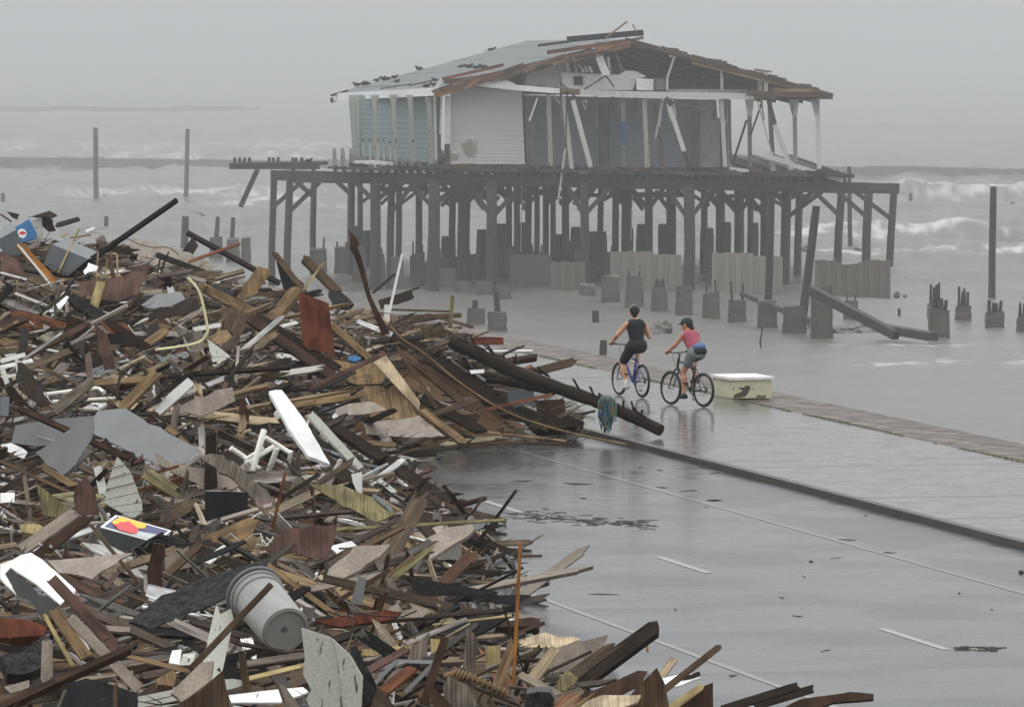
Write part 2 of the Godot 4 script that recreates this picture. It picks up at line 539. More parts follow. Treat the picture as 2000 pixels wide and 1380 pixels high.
func make_sea():
	mat("sea", [255, 255, 255], .3, null, {"metallic_specular": .16, "vertex_color_use_as_albedo": true, "normal_enabled": true, "normal_texture": bumps(47, .02, 4.0), "normal_scale": .35, "uv1_scale": Vector3(.14, .14, 1)})
	var rows := []
	var y := 960.0
	while y > 44.0:
		rows.append((CAM_H - SEA) * F / (y - HORIZON))
		y -= 1.5 if y < 720 else 4.0
	rows.append(11000.0)
	var cols := 380
	var pos := PackedVector3Array()
	var nor := PackedVector3Array()
	var uv := PackedVector2Array()
	var col := PackedColorArray()
	var deep := Color(.145, .138, .128)
	for d: float in rows:
		var fade := 1.0 - sstep(700, 1500, d)
		for j in cols:
			var x := d * .125 * (2.0 * j / (cols - 1) - 1.0)
			var w := wave(x, d)
			pos.append(Vector3(x, SEA + w[0] * fade, -d))
			uv.append(Vector2(x, d))
			col.append(deep.lerp(Color(.52, .51, .49), w[1] * (1.0 - sstep(520, 820, d))))
	var idx := PackedInt32Array()
	nor.resize(pos.size())
	for i in rows.size():
		for j in cols:
			var k := i * cols + j
			var l := pos[k - 1] if j > 0 else pos[k]
			var r := pos[k + 1] if j < cols - 1 else pos[k]
			var n := pos[k - cols] if i > 0 else pos[k]
			var f := pos[k + cols] if i < rows.size() - 1 else pos[k]
			nor[k] = (r - l).cross(f - n).normalized()
			if i < rows.size() - 1 and j < cols - 1:
				idx.append_array([k, k + cols, k + 1, k + 1, k + cols, k + cols + 1])
	var am := ArrayMesh.new()
	var ar := []
	ar.resize(Mesh.ARRAY_MAX)
	ar[Mesh.ARRAY_VERTEX] = pos
	ar[Mesh.ARRAY_NORMAL] = nor
	ar[Mesh.ARRAY_TEX_UV] = uv
	ar[Mesh.ARRAY_COLOR] = col
	ar[Mesh.ARRAY_INDEX] = idx
	am.add_surface_from_arrays(Mesh.PRIMITIVE_TRIANGLES, ar)
	am.surface_set_material(0, M["sea"])
	var o := MeshInstance3D.new()
	o.name = "sea_water"
	o.mesh = am
	add_child(o)
	o.set_meta("kind", "structure")
	# a bank of rain mist over the surf
	for k in [["sea_mist", 185.0, .0008, "thin pale mist over the near surf and the pier"], ["rain_mist", 392.0, .0016, "bank of pale rain mist hanging over the far surf"]]:
		var fm := FogMaterial.new()
		fm.density = k[2]
		fm.albedo = Color(.985, .99, 1.0)
		var fv := FogVolume.new()
		fv.name = k[0]
		fv.shape = RenderingServer.FOG_VOLUME_SHAPE_BOX
		fv.size = Vector3(1500, 60, 4400.0 - k[1])
		fv.position = Vector3(0, 20, -(4400.0 + k[1]) / 2.0)
		fv.material = fm
		add_child(fv)
		tag(fv, k[3], "mist", "", "stuff")
	# groins
	var g := thing("stone_groin", "long low stone groin in the surf behind the wrecked house", "groin", W(1000, 338, 545))
	var x := -60.0
	while x < 2080.0:
		var x1 := x + rng.randf_range(70, 105)
		var b := Builder.new()
		var yb := 330.0 + x * .0095
		var d := 12.4 * F / (yb - HORIZON)
		var top := yb - 25.0 + rng.randf_range(-2, 2) + x * .0022
		var a := W(x + 1.5, yb + 4, d)
		var e := W(x1 - 1.5, yb + 4 + (x1 - x) * .0095, d - .3)
		var hgt := (W(x, top, d) - a).y
		var ax := (e - a).normalized()
		var l := a.distance_to(e)
		b.prism(PackedVector2Array([Vector2(0, 0), Vector2(l, 0), Vector2(l, hgt * rng.randf_range(.93, 1.05)), Vector2(l * .6, hgt), Vector2(0, hgt * rng.randf_range(.93, 1.05))]), a + Vector3(0, 0, rng.randf() * .4), ax, Vector3.UP, Vector3(0, 0, -3.0))
		part(b, "stone", "rock", g)
		x = x1
	g = thing("far_groin", "faint far groin low on the water in the mist", "groin", W(200, 214, 890))
	x = -80.0
	while x < 590.0:
		var x1 := x + rng.randf_range(40, 90)
		var b := Builder.new()
		var a := W(x, 219, 880)
		var e := W(x1, 219.5, 880)
		var hgt := rng.randf_range(.62, .85) * (1.0 - .6 * sstep(500, 600, x1))
		b.prism(PackedVector2Array([Vector2(0, 0), Vector2(a.distance_to(e), 0), Vector2(a.distance_to(e) * .95, hgt * .9), Vector2(a.distance_to(e) * .4, hgt), Vector2(0, hgt * .9)]), a, (e - a).normalized(), Vector3.UP, Vector3(0, 0, -4.0))
		part(b, "stone", "rock", g)
		x = x1

# ---------------------------------------------------------------- pier and house
func hbar(parent: Node3D, called: String, k: String, x0: float, y0: float, x1: float, y1: float, w: float, m: String, d0: float, d1 := -1.0, t := -1.0) -> MeshInstance3D:
	if d1 < 0: d1 = d0
	var b := Builder.new()
	b.ts = .3
	var wm: float = w * crop[k][2] * d0 / F
	var p := fp(k, x0, y0)
	var q := fp(k, x1, y1)
	b.bar(W(p.x, p.y, d0), W(q.x, q.y, d1), wm, wm if t < 0 else t, Vector3.BACK, Vector2(rng.randf(), rng.randf()))
	return part(b, called, m, parent)
func hpoly(parent: Node3D, called: String, k: String, pts: Array, m: String, d: float, t := .12) -> MeshInstance3D:
	var b := Builder.new()
	b.ts = .12
	var o := W(1000, 200, d)
	var poly := PackedVector2Array()
	for p in pts:
		var q := fp(k, p[0], p[1])
		var w := W(q.x, q.y, d) - o
		poly.append(Vector2(w.x, w.y))
	b.prism(poly, o, Vector3.RIGHT, Vector3.UP, Vector3(0, 0, -t), Vector2(rng.randf(), rng.randf()))
	return part(b, called, m, parent)
func sea_d(y: float) -> float:
	return (CAM_H - SEA) * F / (y - HORIZON)
func make_pier():
	var deck := thing("pier_deck", "dark timber pier deck on many pilings under the wrecked house", "pier", W(1150, 540, 332))
	# pilings: [x at top, x at foot, foot row, width px]
	var posts := [[535, 530, 572, 11], [566, 558, 566, 12], [613, 611, 530, 10], [686, 683, 545, 12], [703, 702, 520, 9], [733, 731, 560, 17], [765, 762, 555, 12], [779, 777, 510, 10], [818, 815, 540, 11], [848, 846, 566, 19], [885, 884, 520, 11], [908, 906, 550, 20], [961, 960, 566, 17], [994, 994, 520, 10], [1009, 1008, 510, 10], [1033, 1032, 545, 11], [1049, 1048, 505, 9], [1066, 1065, 530, 10], [1080, 1080, 512, 9], [1104, 1103, 545, 12],
		[1141, 1141, 562, 14], [1174, 1174, 520, 10], [1203, 1202, 530, 11], [1225, 1224, 510, 17], [1267, 1266, 548, 13], [1311, 1310, 522, 16], [1346, 1346, 566, 18], [1376, 1374, 530, 11], [1407, 1406, 512, 15], [1444, 1444, 520, 16], [1466, 1464, 506, 10], [1496, 1494, 530, 17], [1537, 1532, 552, 16], [1562, 1557, 536, 12], [1645, 1635, 514, 13], [1698, 1692, 512, 14], [1747, 1736, 516, 12]]
	for p in posts:
		var d := sea_d(p[2])
		var b := Builder.new()
		var r: float = p[3] * d / F / 2.0
		var ytop: float = 346.0 + (p[0] - 530.0) * .0175
		var a := W(p[1], p[2], d) - Vector3(0, .8, 0)
		var e := W(p[0], ytop, d)
		e.z += rng.randf_range(-.1, .1)
		var mid := a.lerp(e, .5) + Vector3(rng.randf_range(-.05, .05), 0, 0)
		b.tube([a, mid, e], [r * 1.3, r * 1.22, r * 1.18], 8)
		part(b, "piling", "wet_pile", deck)
	# stringers over the rows of pilings
	for row in [[528, 333, 1757, 359, 322.0, 20], [560, 335, 1700, 358, 334.0, 22], [610, 337, 1640, 356, 347.0, 20], [690, 338, 1600, 352, 362.0, 15]]:
		var segs := 5
		for i in segs:
			var t0 := float(i) / segs
			var t1 := float(i + 1) / segs
			hbar(deck, "stringer", "P", lerpf(row[0], row[2], t0), lerpf(row[1], row[3], t0) + 9 + rng.randf_range(-1, 1), lerpf(row[0], row[2], t1), lerpf(row[1], row[3], t1) + 9 + rng.randf_range(-1, 1), row[5], "deck", row[4] + rng.randf_range(-.1, .1), -1, .3)
	# joists, running back under the house
	var x := 655.0
	while x < 1650.0:
		var b := Builder.new()
		var y := 331.0 + (x - 530) * .0165 + rng.randf_range(-2, 2)
		var a := W(x, y, 321.6)
		b.bar(a, a + Vector3(-1.0, .1, -38.0) * rng.randf_range(.9, 1.0), .16, .5, Vector3.UP)
		part(b, "joist", "deck", deck)
		x += rng.randf_range(13, 20)
	# deck boards lie across the joists; only their broken edge shows
	var u := 0
	while u < 30:
		var b := Builder.new()
		var sx := rng.randf_range(664, 690) + u * 3.5
		var ex := rng.randf_range(1560, 1650)
		var d := 321.4 + u * 1.25
		b.bar(W(sx - u * 4.5, 326 + (sx - 530) * .015 - u * .1, d), W(ex - u * 4.5, 326 + (ex - 530) * .015 - u * .1, d), 1.2, .09, Vector3.UP)
		part(b, "deck_board", "deck", deck)
		u += 1
	# rubble of broken joist ends and sill along the front edge
	for i in 70:
		var sx := rng.randf_range(665, 1640)
		var sy := 322 + (sx - 530) * .0155 + rng.randf_range(-4, 7)
		hbar(deck, "broken_board", "P", sx, sy, sx + rng.randf_range(12, 46), sy + rng.randf_range(-5, 5), rng.randf_range(3, 9), ["deck", "dark", "wet_pile", "brown"][i % 4], 321.2 - rng.randf() * .6, 321.2 + rng.randf_range(-.8, .5), .2)
	# knee braces: [x post, x at deck, row low, row high, depth]
	var braces := [[536, 592, 402, 352, 322], [566, 624, 412, 356, 324], [613, 576, 385, 352, 333], [686, 655, 380, 352, 333], [735, 690, 396, 353, 322], [735, 783, 392, 350, 324], [766, 806, 412, 360, 323], [848, 800, 408, 356, 322], [763, 720, 380, 352, 330], [848, 896, 402, 356, 323], [816, 850, 395, 355, 332], [884, 915, 390, 352, 340], [908, 860, 405, 356, 326], [908, 950, 400, 356, 327], [961, 925, 425, 372, 322], [961, 1016, 425, 364, 323], [994, 960, 392, 356, 335], [1033, 1000, 398, 356, 332], [1066, 1096, 400, 358, 334], [1104, 1066, 405, 358, 328], [1104, 1140, 400, 360, 328], [1141, 1110, 420, 366, 322], [1141, 1192, 420, 366, 322], [1203, 1236, 398, 360, 333], [1225, 1190, 398, 360, 340], [1267, 1230, 410, 362, 326], [1267, 1300, 408, 362, 327], [1311, 1280, 415, 372, 334], [1346, 1306, 430, 372, 322], [1346, 1392, 428, 370, 322], [1376, 1404, 400, 362, 333], [1407, 1372, 408, 368, 340], [1444, 1402, 420, 372, 336], [1444, 1480, 415, 368, 336], [1496, 1458, 425, 376, 333], [1537, 1500, 400, 364, 326], [1537, 1606, 425, 374, 326], [1562, 1596, 398, 366, 332], [1645, 1585, 426, 368, 350], [1698, 1630, 428, 368, 352], [1747, 1668, 432, 372, 350]]
	for k in braces:
		hbar(deck, "brace", "P", k[0], k[2], k[1], k[3], 9, "deck", k[4] - .3, -1, .12)
	for i in 34:
		var px := rng.randf_range(690, 1540)
		var sgn := -1.0 if i % 2 else 1.0
		var run := rng.randf_range(30, 62)
		hbar(deck, "brace", "P", px, rng.randf_range(388, 412), px + sgn * run, 354 + (px - 530) * .0165, rng.randf_range(6, 9), "deck", rng.randf_range(328, 358), -1, .1)
	for i in 12:
		var px := rng.randf_range(640, 1500)
		hbar(deck, "crossbeam", "P", px, 356 + (px - 530) * .0165 + rng.randf_range(6, 18), px + rng.randf_range(60, 150), 358 + (px - 430) * .0165 + rng.randf_range(6, 18), 8, "deck", rng.randf_range(326, 350), -1, .12)
	hbar(deck, "white_pole", "N", 80, 900, 30, 1270, 13, "offwhite", 321.0)
	for k in [[970, 330, 545], [1020, 345, 490], [1235, 380, 470]]:
		hbar(deck, "hanging_wire", "P", k[0], k[1], k[0] - 3, k[2], 1.6, "offwhite", 324.0)
	# platform left of the house
	var p := thing("broken_platform", "small broken timber platform with stub posts beside the pier deck", "platform", W(540, 330, 330))
	hbar(p, "beam", "P", 448, 324, 624, 324, 12, "deck", 330, -1, .5)
	hbar(p, "beam", "P", 470, 320, 640, 318, 7, "deck", 336, -1, .5)
	for sx in [1430, 1460, 1490, 1520, 1640, 1665, 1695, 1785, 1805, 1840]:
		hbar(p, "stub", "K", sx, 440, sx + 2, 398, 18, "deck", 330.5, -1, .15)
	hbar(p, "broken_brace", "P", 503, 330, 469, 404, 10, "deck", 329.5, -1, .15)
	hbar(p, "post", "P", 572, 328, 572, 352, 8, "deck", 331)
	hbar(p, "post", "P", 612, 328, 612, 352, 8, "deck", 331)
func make_house():
	var h := thing("wrecked_house", "storm-torn white and teal pier house with grey gabled roof and open front", "house", W(1150, 330, 326))
	var DF := 323.0
	# side wall of teal boards
	var b: Builder
	for i in 14:
		var t0 := i / 14.0
		var t1 := (i + 1) / 14.0
		b = Builder.new()
		var a := W(lerpf(681, 690, t0), lerpf(186, 316, t0), 343)
		var a2 := W(lerpf(681, 690, t1), lerpf(186, 316, t1), 343)
		var e := W(855, lerpf(184, 318, t0), 329)
		var e2 := W(855, lerpf(184, 318, t1), 329)
		var out := Vector3(-.6, 0, .8)
		b.quad(a, e, e2 + out * .03, a2 + out * .03, out)
		b.quad(a2, e2, e2 + out * .03, a2 + out * .03, Vector3.DOWN)
		part(b, "wall_board", "teal", h)
	for k in [[250, 600, 262, 1050, 30, 343], [280, 590, 287, 1045, 18, 341], [398, 590, 410, 1045, 24, 337], [528, 588, 543, 1055, 30, 333], [648, 588, 663, 1062, 32, 330], [775, 588, 793, 1070, 32, 327]]:
		hbar(h, "porch_post", "M", k[0], k[1], k[2], k[3], k[4], "offwhite", k[5] - 1.5)
		hpoly(h, "bracket", "M", [[k[0] - 30, k[1]], [k[0] + 34, k[1]], [k[0] + 12, k[1] + 90], [k[0] - 10, k[1] + 90]], "offwhite", k[5] - 1.4, .1)
	for k in [[318, 905], [365, 905], [422, 905], [460, 910], [505, 920], [548, 905], [667, 910], [797, 920]]:
		hbar(h, "baluster", "M", k[0], k[1], k[0] + 4, 1046, 10, "offwhite", 326.5)
		hbar(h, "baluster_cap", "M", k[0], k[1] - 8, k[0], k[1] + 8, 16, "bare", 326.4)
	hpoly(h, "base_board", "M", [[255, 1048], [400, 1045], [525, 1060], [532, 1100], [400, 1075], [255, 1088]], "clean", 326, .2)
	# front
	for i in 22:
		var t0 := i / 22.0
		var t1 := (i + 1.0) / 22.0
		var wa := fp("M", lerpf(925, 928, t0), lerpf(525, 1072, t0))
		var wb := fp("M", lerpf(1425, 1447, t0), lerpf(560, 1072, t0))
		var wc := fp("M", lerpf(1425, 1447, t1), lerpf(560, 1072, t1))
		var wd := fp("M", lerpf(925, 928, t1), lerpf(525, 1072, t1))
		b = Builder.new()
		var zz := rng.randf_range(-.01, .01)
		b.quad(W(wa.x, wa.y, DF + .42), W(wb.x, wb.y, DF + .42), W(wc.x, wc.y, DF + .395 + zz), W(wd.x, wd.y, DF + .395 + zz), Vector3.BACK)
		b.quad(W(wd.x, wd.y, DF + .44), W(wc.x, wc.y, DF + .44), W(wc.x, wc.y, DF + .395 + zz), W(wd.x, wd.y, DF + .395 + zz), Vector3.DOWN)
		part(b, "siding_board", "wall_white", h)
	hpoly(h, "wall_core", "M", [[927, 530], [1423, 562], [1445, 1070], [930, 1070]], "wall_white", DF + .45, .12)
	for i in 26:
		var sx := 1062 + rng.randfn() * 22.0
		var sy := rng.randf_range(895, 960)
		hpoly(h, "stain", "M", [[sx - 4, sy], [sx + rng.randf_range(2, 7), sy + 6], [lerpf(sx, 1062, .4) + 5, sy + rng.randf_range(50, 90)], [lerpf(sx, 1062, .4) - 3, sy + rng.randf_range(50, 95)]], "stain", DF + .375 - i * .0008, .006)
	hpoly(h, "back_wall", "N", [[-640, 540], [1150, 585], [1155, 1020], [-640, 1030]], "interior", 327.6, .15)
	hpoly(h, "gable_wall", "N", [[-720, 545], [-700, 500], [500, 215], [1700, 560]], "interior", 343, .15)
	hpoly(h, "side_wall", "N", [[1130, 585], [1160, 585], [1165, 1020], [1140, 1020]], "interior", 326, 9.0)
	hpoly(h, "white_door", "N", [[955, 640], [1088, 640], [1088, 1022], [955, 1022]], "offwhite", 326.8, .08)
	hpoly(h, "door_head", "N", [[945, 580], [1150, 580], [1150, 640], [945, 640]], "offwhite", 326.9, .08)
	hpoly(h, "partition", "N", [[300, 620], [370, 620], [372, 1010], [300, 1010]], "slate", 326.6, .1)
	hpoly(h, "partition", "N", [[905, 660], [950, 640], [950, 1020], [905, 1020]], "slate", 326.4, .1)
	# standing and hanging members: crop, x0, y0, x1, y1, width, material, depth at each end
	var bars := [
		["M", 815, 590, 828, 1040, 16, "offwhite", 323.4], ["M", 845, 590, 850, 1050, 26, "bare", 323.8], ["M", 868, 600, 855, 860, 14, "white", 323.0], ["M", 905, 595, 907, 930, 34, "white", 323.0], ["M", 905, 935, 906, 1070, 38, "tan", 323.0], ["M", 960, 990, 962, 1065, 40, "white", 323.2],
		["M", 1432, 590, 1445, 1060, 26, "charcoal", 324.0], ["M", 1475, 640, 1484, 1062, 44, "grey", 323.4], ["M", 1612, 590, 1628, 1085, 32, "offwhite", 322.8], ["M", 1700, 580, 1735, 940, 16, "grey", 322.4], ["M", 1742, 560, 1735, 960, 7, "black", 321.9],
		["N", 130, 585, 250, 1035, 31, "white", 321.7], ["N", 68, 560, 124, 1035, 28, "offwhite", 322.3], ["N", 330, 600, 346, 1010, 38, "grey", 325.8], ["N", 455, 580, 460, 720, 28, "offwhite", 323.6], ["N", 458, 735, 458, 880, 27, "blue", 323.6], ["N", 458, 880, 462, 1020, 24, "slate", 323.6], ["N", 595, 580, 615, 1022, 30, "offwhite", 322.6], ["N", 672, 600, 718, 1040, 32, "grey", 323.4], ["N", 718, 575, 668, 830, 13, "offwhite", 322.0],
		["N", 755, 610, 855, 918, 29, "white", 321.8], ["N", 855, 918, 900, 1070, 27, "umber", 321.8], ["N", 1098, 580, 1122, 1020, 28, "offwhite", 322.4], ["N", 1070, 560, 1080, 700, 15, "white", 322.0], ["N", 1145, 585, 1160, 1000, 16, "slate", 323.0],
		["N", 1280, 590, 1284, 1020, 28, "offwhite", 329.0], ["N", 1574, 590, 1580, 990, 28, "offwhite", 329.0], ["N", 1722, 580, 1736, 1040, 30, "white", 323.0], ["N", 1412, 600, 1436, 1045, 30, "grey", 322.6], ["N", 1405, 590, 1450, 755, 28, "umber", 322.2], ["N", 1445, 745, 1562, 1062, 32, "white", 321.9], ["N", 1262, 715, 1170, 1000, 15, "umber", 324.0], ["N", 1362, 600, 1288, 810, 12, "dark", 322.8], ["N", 1335, 600, 1425, 930, 9, "offwhite", 322.6], ["N", 1420, 930, 1436, 1045, 34, "white", 322.0],
		["N", 1380, 945, 1560, 1000, 34, "white", 321.6], ["N", 1555, 1005, 1890, 1108, 30, "white", 321.2], ["N", 1150, 1030, 1390, 1062, 24, "white", 321.6], ["N", 1165, 1050, 1390, 1075, 14, "offwhite", 321.4],
		["N", -30, 515, 180, 530, 34, "tan", 322.0], ["N", 178, 532, 440, 545, 38, "white", 322.0], ["N", 435, 545, 1312, 560, 40, "white", 322.1], ["N", 740, 525, 1312, 528, 26, "offwhite", 322.9], ["N", 1312, 558, 1445, 560, 40, "tan", 322.0], ["N", 120, 560, 150, 590, 40, "umber", 321.8], ["N", 735, 575, 775, 610, 36, "umber", 321.8],
		["N", 300, 300, 352, 430, 50, "white", 321.9], ["N", 280, 205, 292, 300, 15, "offwhite", 321.7], ["N", 270, 205, 385, 222, 12, "offwhite", 321.7], ["N", 385, 222, 452, 390, 15, "grey", 321.8], ["N", 360, 310, 372, 400, 18, "white", 322.0], ["N", 85, 320, 103, 398, 24, "white", 322.4], ["N", 140, 325, 155, 410, 26, "tan", 322.2], ["N", 165, 350, 205, 405, 14, "white", 322.6], ["N", 235, 365, 255, 405, 18, "white", 322.6], ["N", 210, 365, 222, 400, 14, "white", 322.6],
		["N", 792, 300, 745, 440, 15, "offwhite", 322.0], ["N", 745, 440, 745, 520, 13, "offwhite", 322.0], ["N", 765, 298, 800, 308, 12, "white", 322.0], ["N", 1098, 395, 1102, 520, 19, "white", 322.4], ["N", 1350, 395, 1350, 540, 34, "offwhite", 322.0], ["N", 1388, 395, 1388, 540, 26, "white", 322.1], ["N", 1310, 385, 1425, 400, 12, "tan", 321.8], ["N", 1275, 460, 1280, 520, 16, "umber", 322.8],
		["N", 205, 515, 345, 425, 9, "black", 321.6], ["N", 345, 425, 398, 500, 9, "black", 321.6], ["N", 690, 335, 655, 430, 12, "grey", 327.0], ["N", 745, 330, 720, 430, 12, "grey", 327.0], ["N", 1020, 410, 880, 510, 14, "slate", 328.0], ["N", 90, 500, 85, 780, 7, "black", 321.6], ["N", 560, 570, 1010, 645, 5, "grey", 322.0], ["N", 190, 590, 210, 640, 10, "offwhite", 322.0], ["N", 215, 590, 222, 625, 10, "offwhite", 322.0]]
	for k in bars:
		hbar(h, "broken_member", k[0], k[1], k[2], k[3], k[4], k[5], k[6], k[7], k[7] + rng.randf_range(-.3, .5), .12)
	for i in 16:                               # torn laths and wires hanging from the broken front
		var px := rng.randf_range(1040, 1520)
		var ln := rng.randf_range(12, 70)
		hbar(h, "hanging_lath", "P", px, rng.randf_range(182, 192), px + rng.randf_range(-16, 16), 190 + ln, rng.randf_range(1.5, 4.5), ["offwhite", "grey", "umber", "white"][i % 4], 321.9 + rng.randf() * 1.5, -1, .04)
	for k in [[1250, 1310, 1284], [1530, 1605, 1575], [1680, 1730, 1722]]:
		hpoly(h, "bracket", "N", [[k[0], 580], [k[1], 580], [k[2] + 14, 690], [k[2] - 14, 690]], "offwhite", 322.9, .1)
	hpoly(h, "fascia", "M", [[1070, 500], [1330, 490], [1390, 520], [1690, 545], [1690, 580], [1400, 560], [1080, 525]], "clean", 321.7, .1)
	hpoly(h, "ceiling_board", "M", [[1480, 400], [1720, 385], [1760, 540], [1650, 560], [1560, 520], [1440, 530]], "offwhite", 323.2, .05)
	# air ducts and the air handler hanging in the open gable
	var duct := hpoly(h, "air_duct", "N", [[50, 405], [430, 420], [470, 392], [540, 395], [610, 430], [545, 450], [520, 520], [110, 515], [60, 470]], "clean", 323.0, 1.0)
	hpoly(h, "air_handler", "N", [[545, 442], [655, 448], [655, 522], [545, 518]], "clean", 322.4, .9)
	hpoly(h, "air_handler", "N", [[655, 440], [742, 440], [742, 522], [655, 522]], "slate", 322.5, .9)
	b = Builder.new()
	var fc := fp("N", 702, 485)
	b.tube([W(fc.x, fc.y, 322.5), W(fc.x, fc.y, 322.2)], .24, 14)
	part(b, "fan", "steel", h)
	hpoly(h, "vent_opening", "N", [[135, 430], [195, 430], [195, 488], [135, 485]], "black", 322.9, .05)
	# roof
	var fl := W(862, 172, 322)
	var ap := W(1235, 76, 322)
	var rl := W(646, 184, 350)
	var ar := W(1030, 79, 350)
	var fr := W(1627, 186, 322)
	var rr := W(1470, 184, 350)
	b = Builder.new()
	var dn := Vector3(0, -.18, 0)
	b.quad(fl, ap, ar, rl, Vector3.UP)
	b.quad(fl + dn, ap + dn, ar + dn, rl + dn, Vector3.DOWN)
	b.quad(fl, rl, rl + dn, fl + dn, Vector3.LEFT)
	b.quad(rl, ar, ar + dn, rl + dn, Vector3.FORWARD)
	b.quad(fl, ap, ap + dn, fl + dn, Vector3.BACK)
	var roof := part(b, "roof_slope", "roof", h)
	b = Builder.new()
	b.quad(fr, ap, ar, rr, Vector3.UP)
	b.quad(fr + dn, ap + dn, ar + dn, rr + dn, Vector3.DOWN)
	b.quad(fr, rr, rr + dn, fr + dn, Vector3.RIGHT)
	b.quad(fr, ap, ap + dn, fr + dn, Vector3.BACK)
	part(b, "roof_slope", "shingle", h)
	b = Builder.new()
	b.bar(fl + Vector3(0, -.14, .05), rl + Vector3(0, -.14, .1), .14, .36, Vector3.UP)
	part(b, "eave_board", "clean", h)
	hbar(h, "eave_board", "M", 800, 575, 868, 480, 26, "clean", 321.8, -1, .1)
	hbar(h, "eave_end", "M", 90, 632, 160, 600, 34, "brown", 349, -1, .3)
	hbar(h, "eave_end", "M", 90, 595, 215, 560, 16, "dark", 348, -1, .3)
	hbar(h, "shingle_flap", "M", 640, 525, 800, 490, 12, "shingle", 330, 326, .02)
	hbar(h, "torn_strip", "M", 440, 545, 650, 515, 8, "umber", 334, 329, .03)
	# roofing seams
	for i in 4:
		var t := (i + .5) / 4.0
		b = Builder.new()
		var s0 := fl.lerp(ap, t) + Vector3(0, .012, 0)
		var s1 := rl.lerp(ar, t) + Vector3(0, .012, 0)
		b.bar(s0, s1, .05, .02, Vector3.UP)
		part(b, "roof_seam", "roof", h)
	# torn sheathing along the front edge of the roof
	for i in 46:
		var t := rng.randf()
		var p := Vector2(lerpf(868, 1225, t), lerpf(172, 82, pow(t, 1.08)) + rng.randf_range(-7, 8))
		var ln := rng.randf_range(22, 85)
		var sl := -.25 + rng.randf_range(-.14, .12)
		hbar(h, "torn_sheathing", "P", p.x - ln / 2, p.y - ln / 2 * sl, p.x + ln / 2, p.y + ln / 2 * sl, rng.randf_range(4, 9), ["tan", "orange", "tan", "brown", "rust", "umber"][i % 6], 321.7 - rng.randf() * .4, 321.7 + rng.randf_range(-.6, .9), .04)
	for k in [["N", -40, 275, 505, 195, 26, "rust"], ["N", -40, 345, 505, 228, 24, "tan"], ["M", 880, 500, 1420, 432, 30, "brown"], ["M", 870, 480, 1300, 380, 22, "rust"], ["M", 1060, 480, 1560, 410, 16, "olive"], ["M", 1540, 245, 1760, 218, 18, "umber"], ["N", 90, 190, 590, 145, 38, "charcoal"], ["N", 330, 190, 485, 72, 12, "tan"], ["N", 520, 90, 546, 150, 8, "tan"], ["N", 470, 190, 1825, 556, 30, "brown"], ["N", 900, 340, 1600, 512, 16, "tan"], ["N", 1260, 540, 1790, 552, 34, "brown"], ["N", 1430, 520, 1700, 525, 22, "tan"], ["N", 1420, 455, 1610, 505, 14, "umber"], ["N", 1480, 190, 1000, 60, 1, "dark"]]:
		if k[5] > 1: hbar(h, "rafter", k[0], k[1], k[2], k[3], k[4], k[5], k[6], 321.6, 321.6 + rng.randf_range(-.2, .2), .09)
	for i in 5:                                # rafters seen under the right slope
		var t := .18 + i * .17
		b = Builder.new()
		b.bar(ap.lerp(ar, t) - Vector3(0, .3, 0), fr.lerp(rr, t) - Vector3(0, .3, 0), .08, .2)
		part(b, "rafter", "umber", h)
	for i in 22:                               # lifted shingles on the right edge
		var t := rng.randf_range(.12, .97)
		var p := fp("N", lerpf(480, 1825, t), lerpf(178, 540, t))
		hbar(h, "lifted_shingle", "P", p.x, p.y, p.x + rng.randf_range(8, 22), p.y + rng.randf_range(0, 5), rng.randf_range(3, 6), "shingle", 322.5, 324, .3)
	# gulls on the roof
	var birds := [["M", 275, 525], ["M", 320, 518], ["M", 345, 514], ["M", 412, 492], ["M", 465, 485], ["M", 488, 480], ["M", 535, 470], ["M", 552, 498], ["M", 710, 400], ["M", 1005, 396], ["M", 1055, 398], ["M", 1108, 405], ["M", 1160, 402], ["M", 758, 535], ["M", 815, 525], ["M", 1213, 270], ["M", 820, 490], ["K", 1882, 385]]
	b = Builder.new()
	b.blob(Vector3(0, .12, 0), Vector3(.19, .09, .085), .1, 3, 6)
	b.blob(Vector3(.17, .21, 0), Vector3(.06, .055, .05), .05, 4, 5)
	b.bar(Vector3(-.14, .12, 0), Vector3(-.34, .07, 0), .07, .025)
	b.bar(Vector3(.21, .21, 0), Vector3(.27, .2, 0), .015, .015)
	b.bar(Vector3(.02, .06, .03), Vector3(.02, -.02, .03), .012, .012)
	b.bar(Vector3(.02, .06, -.03), Vector3(.02, -.02, -.03), .012, .012)
	var bird_mesh := b.mesh(M["charcoal"])
	for k in birds:
		var q := fp(k[0], k[1], k[2] + (26 if k[1] in [710, 1213] else 12))
		var o := MeshInstance3D.new()
		o.name = numbered("bird")
		o.mesh = bird_mesh
		add_child(o)
		var at: Vector3
		if k[0] == "K":
			at = W(q.x, 318.5, 330)
			tag(o, "small dark bird perched on the broken platform beside the pier", "bird")
		else:                                  # where the ray meets the roof plane
			var nrm := (ap - fl).cross(rl - fl).normalized()
			var dirn := W(q.x, q.y, 1.0) - Vector3(0, CAM_H, 0)
			var hit := (fl - Vector3(0, CAM_H, 0)).dot(nrm) / dirn.dot(nrm)
			at = Vector3(0, CAM_H, 0) + dirn * clampf(hit, 322, 350)
			tag(o, "small dark bird perched on the grey roof of the wrecked house", "bird", "birds on the wrecked house roof")
		o.position = at + Vector3(0, .02, 0)
		o.rotation.y = rng.randf_range(-.5, .5) + (PI if rng.randf() < .5 else 0.0)
		o.scale = Vector3.ONE * rng.randf_range(.8, 1.05)

